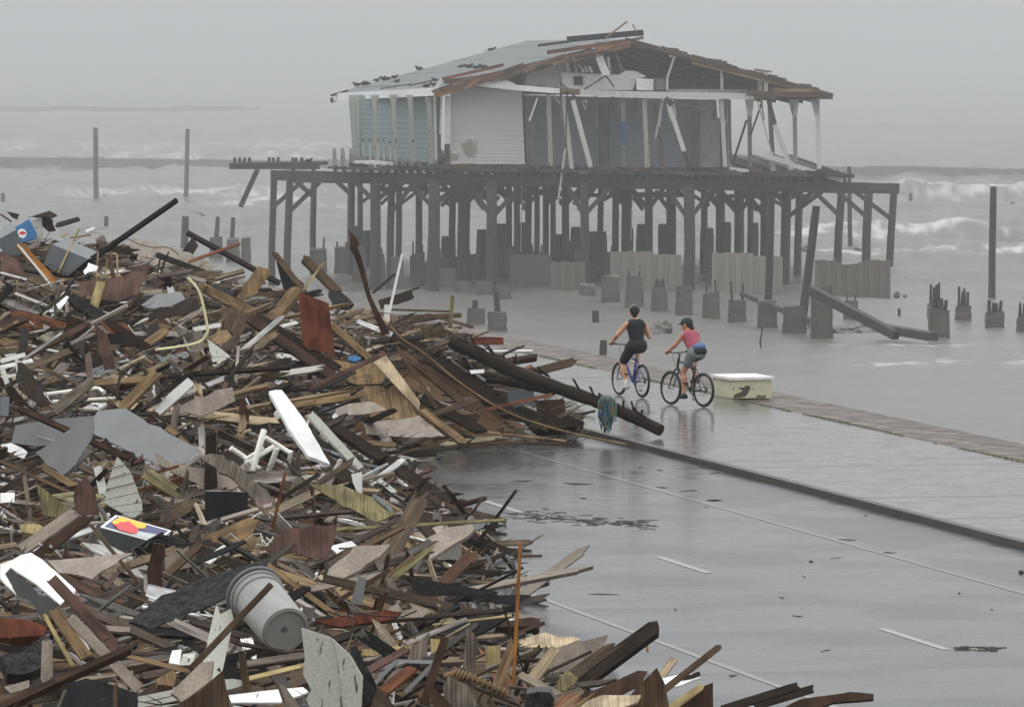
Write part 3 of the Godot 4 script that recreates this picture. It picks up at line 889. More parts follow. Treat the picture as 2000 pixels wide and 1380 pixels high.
func concrete_pier(x: float, yb: float, yt: float, w: float, stub := 0.0, label := "", kind := 0):
	var group := ""
	if not label:
		var what := "bare topped concrete pier stump" if stub <= 0 else "concrete pier stump carrying two thin timber stubs" if kind == 0 else "concrete pier stump crowned with a cluster of splintered timbers"
		var where := "in the water under the pier deck" if yb < 556 and x > 560 and x < 1240 else "in the open surf beside the debris heap" if x < 560 else "beyond the fallen timbers" if x > 1700 else "in the shallows before the pier"
		label = what + " " + where
		group = what.replace("pier stump", "pier stumps") + " " + where
	var d := sea_d(yb)
	var s := d / F
	var at := W(x, yb, d)
	at.y = SEA - .5
	var t := thing("concrete_pier", label, "pier stump", at, group)
	var b := Builder.new()
	var hh := (yb - yt) * s + .5
	var w0 := w * s * .54
	var w1 := w0 * rng.randf_range(.78, .92)
	var n := 7
	var prev := []
	for i in n + 1:
		var k := float(i) / n
		var ww := lerpf(w0, w1, k)
		var ringp := []
		for c in [[-1, 1], [1, 1], [1, -1], [-1, -1]]:
			ringp.append(at + Vector3(c[0] * ww * rng.randf_range(.93, 1.05), hh * k * (rng.randf_range(.9, 1.05) if i > 0 else 1.0), c[1] * ww * rng.randf_range(.93, 1.05)))
		if prev:
			for j in 4: b.quad(prev[j], prev[(j + 1) % 4], ringp[(j + 1) % 4], ringp[j], (prev[j] + ringp[j]) / 2 - at - Vector3(0, hh * k, 0), .5)
		prev = ringp
	b.quad(prev[0], prev[1], prev[2], prev[3], Vector3.UP)
	part(b, "concrete_block", "concrete", t)
	if stub > 0:
		for i in (2 if kind == 0 else 4):
			b = Builder.new()
			var ox: float = w1 * ([-.62, .62][i] if kind == 0 else [-.6, -.2, .2, .6][i])
			var rr := w1 * (.16 if kind == 0 else .23)
			var p := at + Vector3(ox, hh - .1, rng.randf_range(-.2, .2) * w1)
			b.tube([p, p + Vector3(rng.randf_range(-.05, .05), stub * s * rng.randf_range(.7, 1.05) + .1, 0)], [rr, rr * .85], 6)
			part(b, "timber_stub", "wet_pile", t)
func lone_post(x0: float, y0: float, x1: float, y1: float, w: float, called: String, label: String, group := "", m := "wet_pile", d := -1.0):
	if d < 0: d = sea_d(y0)
	var b := Builder.new()
	var r := w * d / F / 2
	var a := W(x0, y0, d) - Vector3(0, .5, 0)
	var e := W(x1, y1, d)
	b.tube([a, a.lerp(e, .4) + Vector3(rng.randf_range(-.04, .04), 0, 0), a.lerp(e, .85), e], [r * 1.05, r, r * .97, r * .88], 8)
	single(b, called, m, label, "post", group)
func make_stumps():
	for k in [[1147, 579, 553, 34, 0], [1192, 587, 538, 36, 0], [1239, 596, 538, 37, 11], [1336, 609, 556, 34, 0], [1389, 622, 565, 34, 26], [1440, 629, 580, 36, 37], [839, 552, 524, 32, 0], [873, 559, 524, 33, 0], [904, 570, 550, 32, 0], [946, 577, 550, 33, 0], [985, 585, 558, 28, 0], [668, 541, 480, 30, 10], [702, 548, 476, 26, 18], [738, 553, 490, 28, 10], [776, 560, 496, 26, 0], [815, 545, 494, 30, 22], [622, 536, 486, 32, 24], [930, 633, 603, 36, 0], [1662, 626, 585, 30, 15]]:
		concrete_pier(k[0], k[1], k[2], k[3], k[4])
	for k in [[1288, 603, 560, 32, 16], [1826, 623, 594, 30, 46], [1882, 629, 597, 34, 38], [1943, 640, 607, 36, 22], [1835, 658, 600, 40, 18], [1997, 647, 617, 24, 26]]:
		concrete_pier(k[0], k[1], k[2], k[3], k[4], "", 1)
	# dark stub clusters in the middle distance behind
	for k in [[690, 505, 14], [716, 498, 10], [845, 500, 12], [873, 505, 14], [941, 500, 12], [978, 492, 16], [1020, 495, 18], [1096, 490, 14], [1128, 500, 16], [1167, 498, 22], [1226, 500, 14], [1256, 498, 16], [1300, 500, 18], [1381, 505, 16], [1417, 500, 14], [1473, 496, 12]]:
		lone_post(k[0], k[1] + rng.randf_range(14, 40), k[0] + rng.randf_range(-1, 1), 446 + rng.randf_range(-14, 18), k[2] * 1.75, "pile_stump", "broken off dark timber pile standing in the water under the pier", "timber pile stumps under the pier")
	concrete_pier(971, 643, 608, 38, 0, "square concrete pier carrying one thin leaning timber post")
	lone_post(971, 610, 969, 570, 12, "timber_post", "thin leaning timber post on the square concrete pier", "", "wet_pile", sea_d(643))
	lone_post(928, 606, 928, 586, 12, "timber_post", "short timber stub on the concrete pier nearest the heap", "", "wet_pile", sea_d(633))
	concrete_pier(1499, 638, 582, 40, 0, "concrete pier from which a tall dark pole rises")
	lone_post(1500, 590, 1507, 392, 15, "tall_pole", "tall dark pole rising from a concrete pier before the pier deck", "", "wet_pile", sea_d(638))
	concrete_pier(1552, 649, 590, 44, 0, "concrete pier under the leaning pole with a pale scar")
	lone_post(1567, 600, 1595, 402, 17, "leaning_pole", "thick leaning pole with broken top before the pier deck", "", "wet_pile", sea_d(649))
	concrete_pier(1605, 656, 560, 42, 0, "tall concrete pier with wide footing between fallen timbers")
	lone_post(188, 392, 186, 249, 10, "mooring_pole", "lone upright pole in the surf, a small bracket near its top", "")
	lone_post(362, 394, 366, 252, 9, "mooring_pole", "lone upright pole in the surf leaning slightly, tapered top", "")
	lone_post(1938, 577, 1941, 364, 14, "mooring_pole", "tall thick lone pole in the sea with splintered top", "")
	lone_post(1662, 486, 1659, 325, 9, "mooring_pole", "slim pole standing behind the end of the pier deck", "")
	for k in [[207, 452, 207, 422, 9], [358, 490, 362, 422, 15], [422, 480, 425, 423, 9], [453, 480, 455, 424, 9], [5, 391, 5, 377, 9], [203, 390, 203, 380, 5], [1779, 400, 1779, 377, 8], [1978, 405, 1978, 395, 9]]:
		lone_post(k[0], k[1], k[2], k[3], k[4], "pile_stump", "short timber pile stump standing alone in the surf", "timber pile stumps in the open surf")
	for i in 14:
		var kx := 846.0 + i * 26.0 + rng.randf_range(-6, 6)
		concrete_pier(kx, rng.randf_range(528, 552), rng.randf_range(478, 512), rng.randf_range(24, 34), rng.randf_range(0, 24))
	for k in [[422, 505, 463, 26], [455, 508, 466, 26], [480, 512, 465, 19]]:
		concrete_pier(k[0], k[1], k[2], k[3], 0, "")
	lone_post(1163, 630, 1163, 606, 14, "timber_stub", "rounded timber stub in the shallows behind the cyclists", "timber stubs behind the cyclists")
	lone_post(1177, 690, 1179, 664, 15, "timber_stub", "rounded timber stub in the shallows behind the cyclists", "timber stubs behind the cyclists")
	lone_post(1757, 616, 1757, 602, 6, "timber_stub", "thin short stub in the water beyond the fallen timber", "")
	# sheet pile walls: [x0, x1, top, foot, ribs, material]
	for k in [[997, 1077, 497, 556, 9, "rustwall", "rust brown sheet pile wall beside the fallen pier posts"], [1076, 1143, 512, 567, 7, "rustwall", "low brown wall block between the pier pilings"], [1192, 1331, 491, 560, 12, "sheetpile", "pale corrugated wall standing among the middle pilings"], [1391, 1529, 494, 570, 12, "sheetpile", "pale corrugated wall with a raised left half under the deck"], [1592, 1740, 508, 577, 14, "rustwall", "brown ribbed wall under the outer end of the pier deck"]]:
		var d := sea_d(k[3])
		var w := thing("sheet_pile_wall", k[6], "wall", W((k[0] + k[1]) / 2.0, k[3], d))
		for i in k[4]:
			var b := Builder.new()
			var x0 := lerpf(k[0], k[1], float(i) / k[4])
			var x1 := lerpf(k[0], k[1], float(i + 1) / k[4])
			var top: float = k[2] + (6.0 if k[5] == "sheetpile" and i > k[4] / 2 else 0.0) + rng.randf_range(-1, 1)
			if k[3] == 577: top += 9.0 * sin(clampf((i - 3) / 6.0, 0, 1) * PI)
			var z: float = .06 * (i % 2) + .004
			var a := W(x0, k[3], d) - Vector3(0, .5, z)
			var e := W(x1 - .05, k[3], d) - Vector3(0, .5, z)
			b.prism(PackedVector2Array([Vector2(0, 0), Vector2(e.x - a.x, 0), Vector2(e.x - a.x, (W(x0, top, d) - a).y), Vector2(0, (W(x0, top, d) - a).y)]), a, Vector3.RIGHT, Vector3.UP, Vector3(0, 0, -.25), Vector2(rng.randf(), rng.randf()), Vector2(.3, .3))
			part(b, "sheet_pile", k[5], w)
	# fallen timbers
	var b := Builder.new()
	var d := sea_d(648)
	b.bar(W(1450, 573, sea_d(629)), W(1586, 628, sea_d(645) - 3), 12 * d / F, 10 * d / F)
	single(b, "fallen_timber", "wet_pile", "long timber fallen slantwise against a concrete pier", "timber")
	b = Builder.new()
	b.bar(W(1583, 566, sea_d(656) - 2), W(1752, 655, sea_d(655) - 5), 19 * d / F, 17 * d / F)
	single(b, "fallen_timber", "wet_pile", "thick timber fallen from the tall concrete pier into the water", "timber")
	b = Builder.new()
	b.bar(W(1722, 640, sea_d(656) - 3), W(1822, 657, sea_d(657) - 6), 24 * d / F, 16 * d / F)
	single(b, "fallen_timber", "wet_pile", "low waterlogged timber lying beyond the thick fallen timber", "timber")
	for k in [[1700, 648, 34, 8], [1790, 656, 24, 9], [1640, 645, 40, 9], [1690, 640, 22, 10], [1292, 645, 26, 18], [1240, 606, 12, 12], [1282, 651, 8, 4], [1577, 490, 22, 10], [1660, 488, 28, 6], [1752, 576, 8, 6], [1768, 578, 5, 4], [1565, 640, 36, 16], [381, 419, 18, 5], [1880, 565, 20, 6]]:
		b = Builder.new()
		var dd := sea_d(k[1])
		b.blob(W(k[0], k[1], dd), Vector3(k[2] * .8, k[3], k[2]) * dd / F, .9, k[0], 7)
		single(b, "rubble_lump", "rock", "dark rubble lump awash in the shallow sea", "rubble", "rubble lumps in the shallows")
	b = Builder.new()
	b.tube([W(1490, 638, 262), W(1487, 655, 262), W(1485, 668, 262), W(1487, 683, 262)], .035, 6)
	single(b, "bent_rod", "wet_pile", "thin bent rod sticking out of the shallow water", "rod")

# ---------------------------------------------------------------- the debris heap
func jagged(w: float, l: float, rough: float) -> PackedVector2Array:   # outline of a snapped board
	var p := PackedVector2Array()
	var a := rng.randf_range(.0, 1.0) * rough
	var e := rng.randf_range(.0, 1.0) * rough
	var n := rng.randi_range(2, 4)
	var sk := rng.randf_range(-.5, .5) * rough
	p.append(Vector2(-w / 2, 0))
	if rough > .15:
		for i in n:
			p.append(Vector2(w * (-.5 + (i + rng.randf_range(.3, .7)) / n), -w * a * rng.randf_range(-.3, 1.4)))
	p.append(Vector2(w / 2, -w * sk))
	p.append(Vector2(w / 2 * rng.randf_range(.85, 1.0), l))
	if rough > .15:
		for i in n:
			p.append(Vector2(w * (.5 - (i + rng.randf_range(.3, .7)) / n), l + w * e * rng.randf_range(-.3, 1.4)))
	p.append(Vector2(-w / 2 * rng.randf_range(.85, 1.0), l + w * sk))
	return p
func remember(poly: PackedVector2Array, d: float):
	var r := Rect2(poly[0], Vector2.ZERO)
	for p in poly: r = r.expand(p)
	traced.append([r, poly, d])
func board(k: String, x0: float, y0: float, x1: float, y1: float, w: float, m: String, label: String, called := "plank", o := {}) -> MeshInstance3D:
	var p := fp(k, x0, y0)
	var q := fp(k, x1, y1)
	if q.y > p.y:
		var s := p
		p = q
		q = s
	var d: float = o.get("d", heap_d(p) - o.get("lift", .5))
	var mpp := d / F
	var a := W(p.x, p.y, d)
	var e := W(q.x, q.y, d + o.get("lean", .35) * p.distance_to(q) * mpp)
	var ay := (e - a).normalized()
	var n0: Vector3 = o.get("n", Vector3(rng.randf_range(-.25, .25), rng.randf_range(.35, .85), .75)).normalized()
	n0 = (n0 - ay * n0.dot(ay)).normalized()
	var wm: float = w * crop[k][2] * mpp * 1.08
	var t: float = o.get("t", clampf(wm * .3, .02, .07))
	var b := Builder.new()
	b.prism(jagged(wm, a.distance_to(e), o.get("rough", .5)), a, ay.cross(n0).normalized(), ay, -n0 * t, Vector2(rng.randf(), rng.randf()))
	var side: Vector2 = (q - p).normalized().orthogonal() * w * crop[k][2] * .5
	remember(PackedVector2Array([p + side, q + side, q - side, p - side]), d)
	return single(b, called, m, label, o.get("cat", called.replace("_", " ").split(" ")[-1]), o.get("group", ""))
func sheet(k: String, pts: Array, m: String, label: String, called := "plywood_sheet", o := {}) -> MeshInstance3D:
	var px := PackedVector2Array()
	var low := Vector2(0, -1)
	for i in range(0, pts.size(), 2):
		var q := fp(k, pts[i], pts[i + 1])
		px.append(q)
		if q.y > low.y: low = q
	var d: float = o.get("d", heap_d(low) - o.get("lift", .5))
	var n: Vector3 = o.get("n", Vector3(rng.randf_range(-.3, .3), rng.randf_range(.45, .9), .75)).normalized()
	var at := W(low.x, low.y, d)
	var eye := Vector3(0, CAM_H, 0)
	var ax := Vector3.UP.cross(n).normalized()
	var ay := n.cross(ax)
	var poly := PackedVector2Array()
	for q in px:
		var dirn := W(q.x, q.y, 1.0) - eye
		var hit := eye + dirn * ((at - eye).dot(n) / dirn.dot(n)) - at
		poly.append(Vector2(hit.dot(ax), hit.dot(ay)))
	if not o.has("flat") and not o.has("ext"):   # torn, uneven edges
		var torn := PackedVector2Array()
		var mpp := d / F
		for i in poly.size():
			var pa := poly[i]
			var pb := poly[(i + 1) % poly.size()]
			var ln := pa.distance_to(pb)
			var cuts := clampi(int(ln / .16), 0, 7)
			torn.append(pa)
			var nn := (pb - pa).normalized().orthogonal()
			for j in cuts:
				var f := (j + rng.randf_range(.7, 1.3)) / (cuts + 1)
				torn.append(pa.lerp(pb, f) + nn * rng.randfn() * (.003 if (i + poly.size()) % 3 else minf(.03, ln * .06)))
		if Geometry2D.triangulate_polygon(torn).size() > 0: poly = torn
	var ext: Vector3 = -n * o.get("t", .02)
	if o.has("ext"):                             # a box: swept by a pixel offset and a depth
		var c = o["ext"]
		var q2: Vector2 = low + Vector2(c[0], c[1]) * crop[k][2]
		ext = W(q2.x, q2.y, d + c[2]) - at
	var b := Builder.new()
	b.prism(poly, at, ax, ay, ext, Vector2(rng.randf(), rng.randf()), Vector2(.6, .6) if o.has("flat") else Vector2(1.0, .5))
	remember(px, d)
	return single(b, called, m, label, o.get("cat", called.replace("_", " ").split(" ")[-1]), o.get("group", ""))
func pipe(k: String, pts: Array, w: float, m: String, label: String, called := "pipe", o := {}) -> MeshInstance3D:
	var line := []
	var d := 1e9
	for i in range(0, pts.size(), 2):
		d = minf(d, heap_d(fp(k, pts[i], pts[i + 1])) - o.get("lift", .5))
	for i in range(0, pts.size(), 2):
		var q := fp(k, pts[i], pts[i + 1])
		var dd: float = minf(d + 1.5, heap_d(q) - o.get("lift", .5)) if o.get("drape", true) else d
		line.append(W(q.x, q.y, dd))
		if i > 0:
			var pq := fp(k, pts[i - 2], pts[i - 1])
			var sd: Vector2 = (q - pq).normalized().orthogonal() * (w * crop[k][2] * .5 + 1.0)
			remember(PackedVector2Array([pq + sd, q + sd, q - sd, pq - sd]), dd)
	var b := Builder.new()
	var smooth := []
	for i in line.size() - 1:
		for j in 5:
			var p0: Vector3 = line[maxi(i - 1, 0)]
			var p3: Vector3 = line[mini(i + 2, line.size() - 1)]
			smooth.append(line[i].cubic_interpolate(line[i + 1], p0, p3, j / 5.0))
	smooth.append(line[-1])
	b.tube(smooth, w * crop[k][2] * d / F / 2, 8)
	return single(b, called, m, label, o.get("cat", called.replace("_", " ").split(" ")[-1]), o.get("group", ""))

func make_traced():
	# -- far left crest
	sheet("Z", [840, 640, 1430, 880, 1100, 1150, 705, 970], "slate", "dark grey metal cabinet lying on its side on the heap's crest", "metal_cabinet", {"ext": [240, -88, .7], "n": Vector3(-.25, .25, .9), "flat": 1})
	sheet("Z", [840, 640, 1090, 553, 1550, 790, 1430, 880], "steel", "pale steel top sheet of the grey cabinet on the crest", "steel_sheet", {"lift": .62, "n": Vector3(.1, .9, .4)})
	sheet("Z", [0, 545, 262, 400, 330, 570, 372, 780, 262, 872, 0, 735], "slate", "charcoal grey appliance box beside the blue packet", "appliance_box", {"ext": [-90, -120, .8], "n": Vector3(.2, .2, .95), "flat": 1})
	sheet("Z", [0, 545, 262, 400, 230, 378, 0, 365], "clean", "white lid of the charcoal appliance box", "lid", {"lift": .7, "n": Vector3(0, .9, .4)})
	var bag := sheet("Z", [240, 360, 470, 230, 505, 290, 590, 550, 480, 590, 300, 600, 270, 470], "blue", "bright blue plastic packet with a white and red oval mark", "plastic_packet", {"t": .05, "n": Vector3(.2, .25, .9), "lift": .8})
	oval(bag, Vector2(42, 456), 9.0, 9.5, "logo_white", .006)
	oval(bag, Vector2(43, 455), 6.5, 3.4, "logo_red", .012)
	sheet("Z", [500, 260, 670, 200, 690, 540, 590, 570], "offwhite", "dirty white panel standing behind the blue packet", "panel", {"n": Vector3(.2, .2, .9), "lift": .3})
	sheet("Z", [450, 200, 800, 95, 930, 170, 830, 212, 690, 190], "dark", "dark peaked board topping the heap's crest", "board", {"lift": .2})
	sheet("Z", [672, 185, 850, 230, 905, 420, 790, 440, 680, 340], "dark", "dark block of boards under the peaked board", "board", {"n": Vector3(0, .2, 1), "lift": .25})
	board("Z", 930, 320, 1285, 215, 85, "dark", "short dark plank tilted up at the crest beside dry straw", "plank")
	sheet("Z", [110, 105, 310, 150, 275, 235, 190, 195], "dark", "small curled dark shingle at the crest's left end", "shingle")
	board("Z", 0, 150, 180, 270, 22, "dark", "thin dark rod bent over the crest's left end", "rod", {"rough": 0})
	board("Z", 300, 640, 860, 1230, 115, "orange", "orange brown door edge board with white trim on the crest", "board", {"lift": .7})
	board("Z", 285, 640, 850, 1330, 34, "white", "thin white trim strip along the orange board", "trim_strip", {"lift": .9, "rough": .1})
	sheet("Z", [0, 745, 270, 882, 500, 1200, 300, 1240, 0, 1120], "maroon", "dull mauve sheet below the charcoal appliance box", "sheet", {"lift": .3})
	sheet("Z", [1430, 940, 1592, 1000, 1560, 1075, 1440, 1090, 1372, 1132], "clean", "small bright white panel below the grey cabinet", "panel", {"lift": 1.0})
	board("Z", 0, 1095, 740, 1295, 32, "white", "slim white strip below the mauve sheet", "trim_strip", {"rough": .1})
	board("Z", 1390, 430, 1530, 370, 45, "clean", "small white batten among straw behind the cabinet", "batten")
	board("Z", 1400, 425, 1740, 450, 28, "offwhite", "thin pale batten along the crest behind the cabinet", "batten")
	board("Z", 1130, 535, 1470, 480, 22, "tan", "thin tan lath behind the grey cabinet", "lath")
	sheet("Z", [1350, 640, 1520, 605, 1450, 710], "mauve", "small lilac scrap behind the grey cabinet", "scrap")
	for k in [[940, 1100, 1280, 385], [980, 520, 1100, 455], [1590, 780, 1560, 1240], [1750, 790, 1690, 1200], [1790, 800, 1860, 1300], [1900, 800, 1910, 1190], [1560, 790, 1890, 790]]:
		board("Z", k[0], k[1], k[2], k[3], 26, "straw", "thin yellowish lath in a loose stack below the crest", "lath", {"group": "yellowish laths below the crest", "lean": .2})
	# -- upper left slope
	board("A", 380, 500, 985, 80, 22, "charcoal", "long dark grey pole rising above the heap over the sea", "pole", {"rough": .05, "t": .1, "lean": .3})
	board("A", 1045, 262, 1560, 545, 24, "dark", "long dark pole with pale upper edge slanting down beyond the white panel", "pole", {"rough": .05, "t": .1})
	sheet("A", [735, 293, 960, 355, 1190, 440, 1170, 500, 990, 470, 860, 455, 700, 390], "mauve", "big pale grey wall panel lying on the crest", "panel", {"n": Vector3(-.15, .75, .6)})
	sheet("A", [1075, 290, 1105, 340, 1075, 390, 1015, 370], "dark", "dark diamond shaped board above the pale panel", "board")
	board("A", 880, 390, 1170, 500, 28, "charcoal", "dark crossarm with metal brackets beside the pale panel", "crossarm", {"lift": .9, "t": .1})
	for k in [[895, 400, 870, 515], [940, 375, 890, 510], [925, 400, 905, 470]]:
		board("A", k[0], k[1], k[2], k[3], 9, "black", "thin dark bracket hanging from the crossarm", "bracket", {"rough": 0, "lift": 1.0, "group": "brackets on the crossarm"})
	board("A", 1050, 430, 1335, 328, 20, "rust", "rusty lath bridging the pale panel and the dark pole", "lath", {"lift": .8})
	sheet("A", [455, 540, 640, 520, 830, 460, 770, 612, 640, 655, 410, 602], "maroon", "wine red torn sheet spread on the upper slope", "plywood_sheet")
	board("A", 562, 540, 515, 695, 46, "straw", "pale yellow ribbed plank standing on the wine red sheet", "plank", {"lift": .9})
	board("A", 605, 400, 655, 625, 24, "brown", "brown lath standing before the wine red sheet", "lath", {"lift": .8})
	sheet("A", [760, 690, 870, 612, 1010, 598, 1032, 640, 945, 682], "steel", "blue grey curved metal sheet on the upper slope", "metal_sheet", {"n": Vector3(0, .85, .5)})
	board("A", 948, 575, 975, 668, 36, "white", "short white board stuck in the curved metal sheet", "board", {"lift": .8})
	board("A", 395, 630, 580, 750, 64, "black", "charred black beam on the upper slope", "beam", {"t": .12, "lift": .8})
	board("A", 570, 745, 870, 940, 42, "dark", "dark beam running down from the charred beam", "beam", {"t": .12, "lift": .8})
	sheet("A", [550, 765, 690, 770, 790, 880, 680, 890], "rust", "rust brown board fragment under the dark beam", "board", {"lift": .6})
	sheet("A", [520, 770, 590, 830, 645, 1030, 580, 1035], "maroon", "upright mauve brown plank below the charred beam", "plank", {"lift": .9, "n": Vector3(-.2, .2, .9)})
	board("A", 812, 890, 918, 812, 50, "tan", "stubby tan block of timber on the middle slope", "timber")
	board("A", 640, 755, 790, 600, 24, "umber", "brown stick crossing below the curved metal sheet", "stick")
	board("A", 705, 735, 975, 808, 30, "tan", "tan lath below the curved metal sheet", "lath")
	board("A", 0, 862, 450, 960, 13, "white", "very thin white strip across the left slope", "trim_strip", {"rough": 0})
	board("A", 80, 605, 360, 715, 16, "offwhite", "thin pale strip in the dark left slope", "trim_strip", {"rough": 0})
	board("A", 700, 800, 825, 745, 16, "offwhite", "thin pale strip beside the tan block", "trim_strip", {"rough": 0})
	for k in [[0, 985, 140, 948, 30], [0, 1020, 180, 980, 30], [10, 1020, 45, 1130, 26], [90, 975, 100, 1050, 20], [0, 1075, 120, 1060, 18]]:
		board("A", k[0], k[1], k[2], k[3], k[4], "white", "white slat of a broken window frame at the left slope", "slat", {"rough": .05, "lift": 1.0, "group": "white window frame slats"})
	sheet("A", [95, 1000, 135, 1012, 245, 1143, 240, 1190, 100, 1140], "black", "black triangular board below the white window slats", "board", {"lift": 1.1})
	sheet("A", [1440, 455, 1520, 480, 1395, 652, 1310, 630], "tan", "square tan plywood piece propped on the upper slope", "plywood_sheet", {"n": Vector3(.1, .5, .85)})
	board("A", 1642, 592, 1508, 752, 66, "tan", "thick tan timber propped before the dark boards", "timber", {"t": .14, "lift": .8})
	var rp := sheet("A", [1665, 600, 1832, 662, 1872, 972, 1692, 892], "red", "upright reddish veneered door panel on the right slope", "door_panel", {"n": Vector3(.15, .12, 1), "lift": 1.0, "t": .05})
	board("A", 1668, 602, 1696, 890, 14, "orange", "bare orange edge strip of the reddish door panel", "edge_strip", {"rough": 0, "lift": 1.1, "lean": .05})
	sheet("A", [1540, 430, 1700, 558, 1585, 602], "charcoal", "charcoal triangular sheet behind the reddish door panel", "sheet", {"lift": .3, "n": Vector3(0, .2, 1)})
	board("A", 1535, 385, 1702, 602, 34, "brown", "brown board leaning over the charcoal sheet", "plank")
	board("A", 1690, 592, 1806, 430, 13, "straw", "slim pale stick pointing up beside the door panel", "stick", {"rough": 0, "lift": .9})
	board("A", 1702, 410, 1885, 592, 46, "brown", "broad brown beam sloping behind the pale stick", "beam", {"t": .12, "lift": .2})
	sheet("A", [1830, 600, 1900, 590, 1970, 660, 1940, 690, 1850, 680], "black", "black rag of tar paper on the right shoulder", "tar_paper", {"t": .1})
	board("A", 1400, 750, 1890, 1090, 62, "umber", "long broad brown board sloping down the right shoulder", "plank", {"lift": .7, "n": Vector3(-.2, .8, .5)})
	board("A", 1430, 725, 1880, 1020, 44, "dark", "long dark board lying along the broad brown board", "plank", {"lift": .4})
	board("A", 1130, 572, 1430, 722, 52, "tan", "long tan beam above the broad brown board", "beam", {"t": .1, "lift": .8})
	sheet("A", [1235, 670, 1400, 722, 1345, 845, 1240, 830], "brown", "brown square of fibreboard under the tan beam", "fibreboard_sheet")
	sheet("A", [970, 790, 1130, 830, 1135, 985, 1085, 992, 1020, 880], "grey", "grey weathered sheet below the yellow hose", "sheet", {"lift": .5})
	sheet("A", [1155, 860, 1215, 905, 1285, 958, 1192, 1022], "offwhite", "torn white scrap below the yellow hose", "scrap", {"lift": .8})
	board("A", 975, 790, 1120, 695, 34, "mauve", "pale grey batten under the yellow hose", "batten")
	pipe("A", [1045, 520, 1110, 600, 1150, 760, 1155, 830, 1110, 880, 1000, 905, 870, 922], 15, "hose", "pale yellow hose curling over the middle slope", "hose", {"lift": 1.4})
	board("A", 1080, 808, 1228, 782, 27, "white", "short chipped white board on the yellow hose", "board", {"lift": 1.5})
	board("A", 880, 1065, 1620, 1012, 25, "dark", "long thin dark timber lying level across the middle slope", "timber", {"lift": 1.0, "t": .08})
	sheet("A", [830, 722, 1110, 642, 1112, 690, 822, 765], "dark", "broad dark board below the curved metal sheet", "board")
	board("A", 130, 1025, 640, 1080, 20, "mauve", "long pale lath low on the left slope", "lath")
	board("A", 215, 1010, 470, 1130, 20, "brown", "brown lath crossing the long pale lath", "lath", {"lift": .8})
	# -- middle left
	sheet("B", [525, 320, 545, 290, 700, 278, 800, 340, 1130, 520, 1062, 592, 870, 592, 700, 510, 515, 415], "steel", "big grey bent metal sheet, its broad right wing", "metal_sheet", {"n": Vector3(-.15, .85, .55), "lift": 1.0})
	sheet("B", [85, 372, 300, 338, 525, 318, 500, 400, 360, 470, 200, 490, 60, 470], "steel", "grey metal sheet left of the big bent sheet", "metal_sheet", {"n": Vector3(.25, .6, .75), "lift": 1.0})
	sheet("B", [200, 525, 400, 385, 520, 330, 490, 480, 420, 590, 345, 655, 270, 600], "steel", "blue grey torn metal flap hanging below the bent sheet", "metal_sheet", {"n": Vector3(-.35, .45, .8), "lift": 1.2})
	board("B", 505, 135, 815, 112, 42, "tan", "broad tan plank above the white pipes", "plank", {"lift": .8})
	board("B", 680, 270, 868, 78, 56, "tan", "stout tan plank leaning right above the bent sheet", "plank", {"lift": 1.2, "t": .08})
	pipe("B", [255, 200, 480, 172, 545, 168, 580, 192], 24, "pipe", "white plastic pipe with an elbow on the left slope", "pipe", {"lift": 1.0})
	pipe("B", [290, 242, 635, 222], 20, "pipe", "straight white plastic pipe below the elbow pipe", "pipe", {"lift": 1.1})
	board("B", 300, 290, 500, 130, 60, "grey", "grey plank standing between the white pipes", "plank", {"lift": 1.3})
	sheet("B", [0, 215, 50, 210, 45, 320, 0, 320], "slate", "slate coloured scrap at the left slope", "scrap")
	sheet("B", [95, 20, 130, 25, 280, 250, 230, 265, 130, 190], "dark", "tall dark wedge of board left of the white pipes", "board", {"lift": 1.1})
	board("B", 870, 295, 1062, 128, 58, "white", "short bright white board on the middle slope", "board", {"lift": 1.2, "rough": .3})
	sheet("B", [1500, 182, 1572, 175, 1690, 330, 1842, 588, 1722, 545, 1610, 390], "clean", "long bright white board sloping to the road", "board", {"n": Vector3(.2, .85, .45), "lift": 1.2, "t": .06})
	board("B", 1735, 310, 2010, 610, 46, "offwhite", "narrow white painted board with brown edge sloping to the road", "board", {"lift": 1.1, "t": .06})
	sheet("B", [900, 318, 1080, 225, 1295, 158, 1312, 235, 1150, 315], "mauve", "mauve grey board with splintered end on the middle slope", "board", {"lift": .9})
	board("B", 1640, 275, 1870, 290, 34, "slate", "dark slate strip beside the long white board", "strip")
	sheet("B", [1875, 260, 2010, 245, 2040, 300, 1865, 312], "mauve", "pale flat board right of the long white board", "board")
	board("B", 850, 300, 1230, 395, 22, "brown", "brown lath under the bright white board", "lath", {"lift": 1.0})
	sheet("B", [1145, 432, 1205, 408, 1212, 735, 1140, 735], "dark", "upright dark post behind the black panel", "post", {"n": Vector3(0, .05, 1), "t": .12, "lift": .6})
	sheet("B", [1140, 738, 1382, 745, 1378, 890, 1145, 905], "charcoal", "black flat panel with a pale top edge", "flat_panel", {"n": Vector3(.05, .12, 1), "t": .08, "lift": 1.4})
	board("B", 1142, 740, 1382, 748, 12, "offwhite", "thin pale moulding along the black panel's top", "moulding", {"rough": 0, "lift": 1.7})
	sheet("B", [1110, 548, 1170, 530, 1245, 538, 1335, 600, 1440, 700, 1545, 800, 1500, 868, 1400, 770, 1300, 672, 1200, 605], "grey", "grey warped plank arching over the black panel", "warped_plank", {"lift": 2.0, "t": .05, "n": Vector3(-.2, .6, .7)})
	# white curved siding: narrow boards fanned side by side
	var le := Curve2D.new()
	for k in [[650, 552], [600, 690], [568, 795], [640, 842], [735, 888]]: le.add_point(Vector2(k[0], k[1]))
	var ri := Curve2D.new()
	for k in [[656, 550], [722, 620], [765, 730], [805, 838], [745, 890]]: ri.add_point(Vector2(k[0], k[1]))
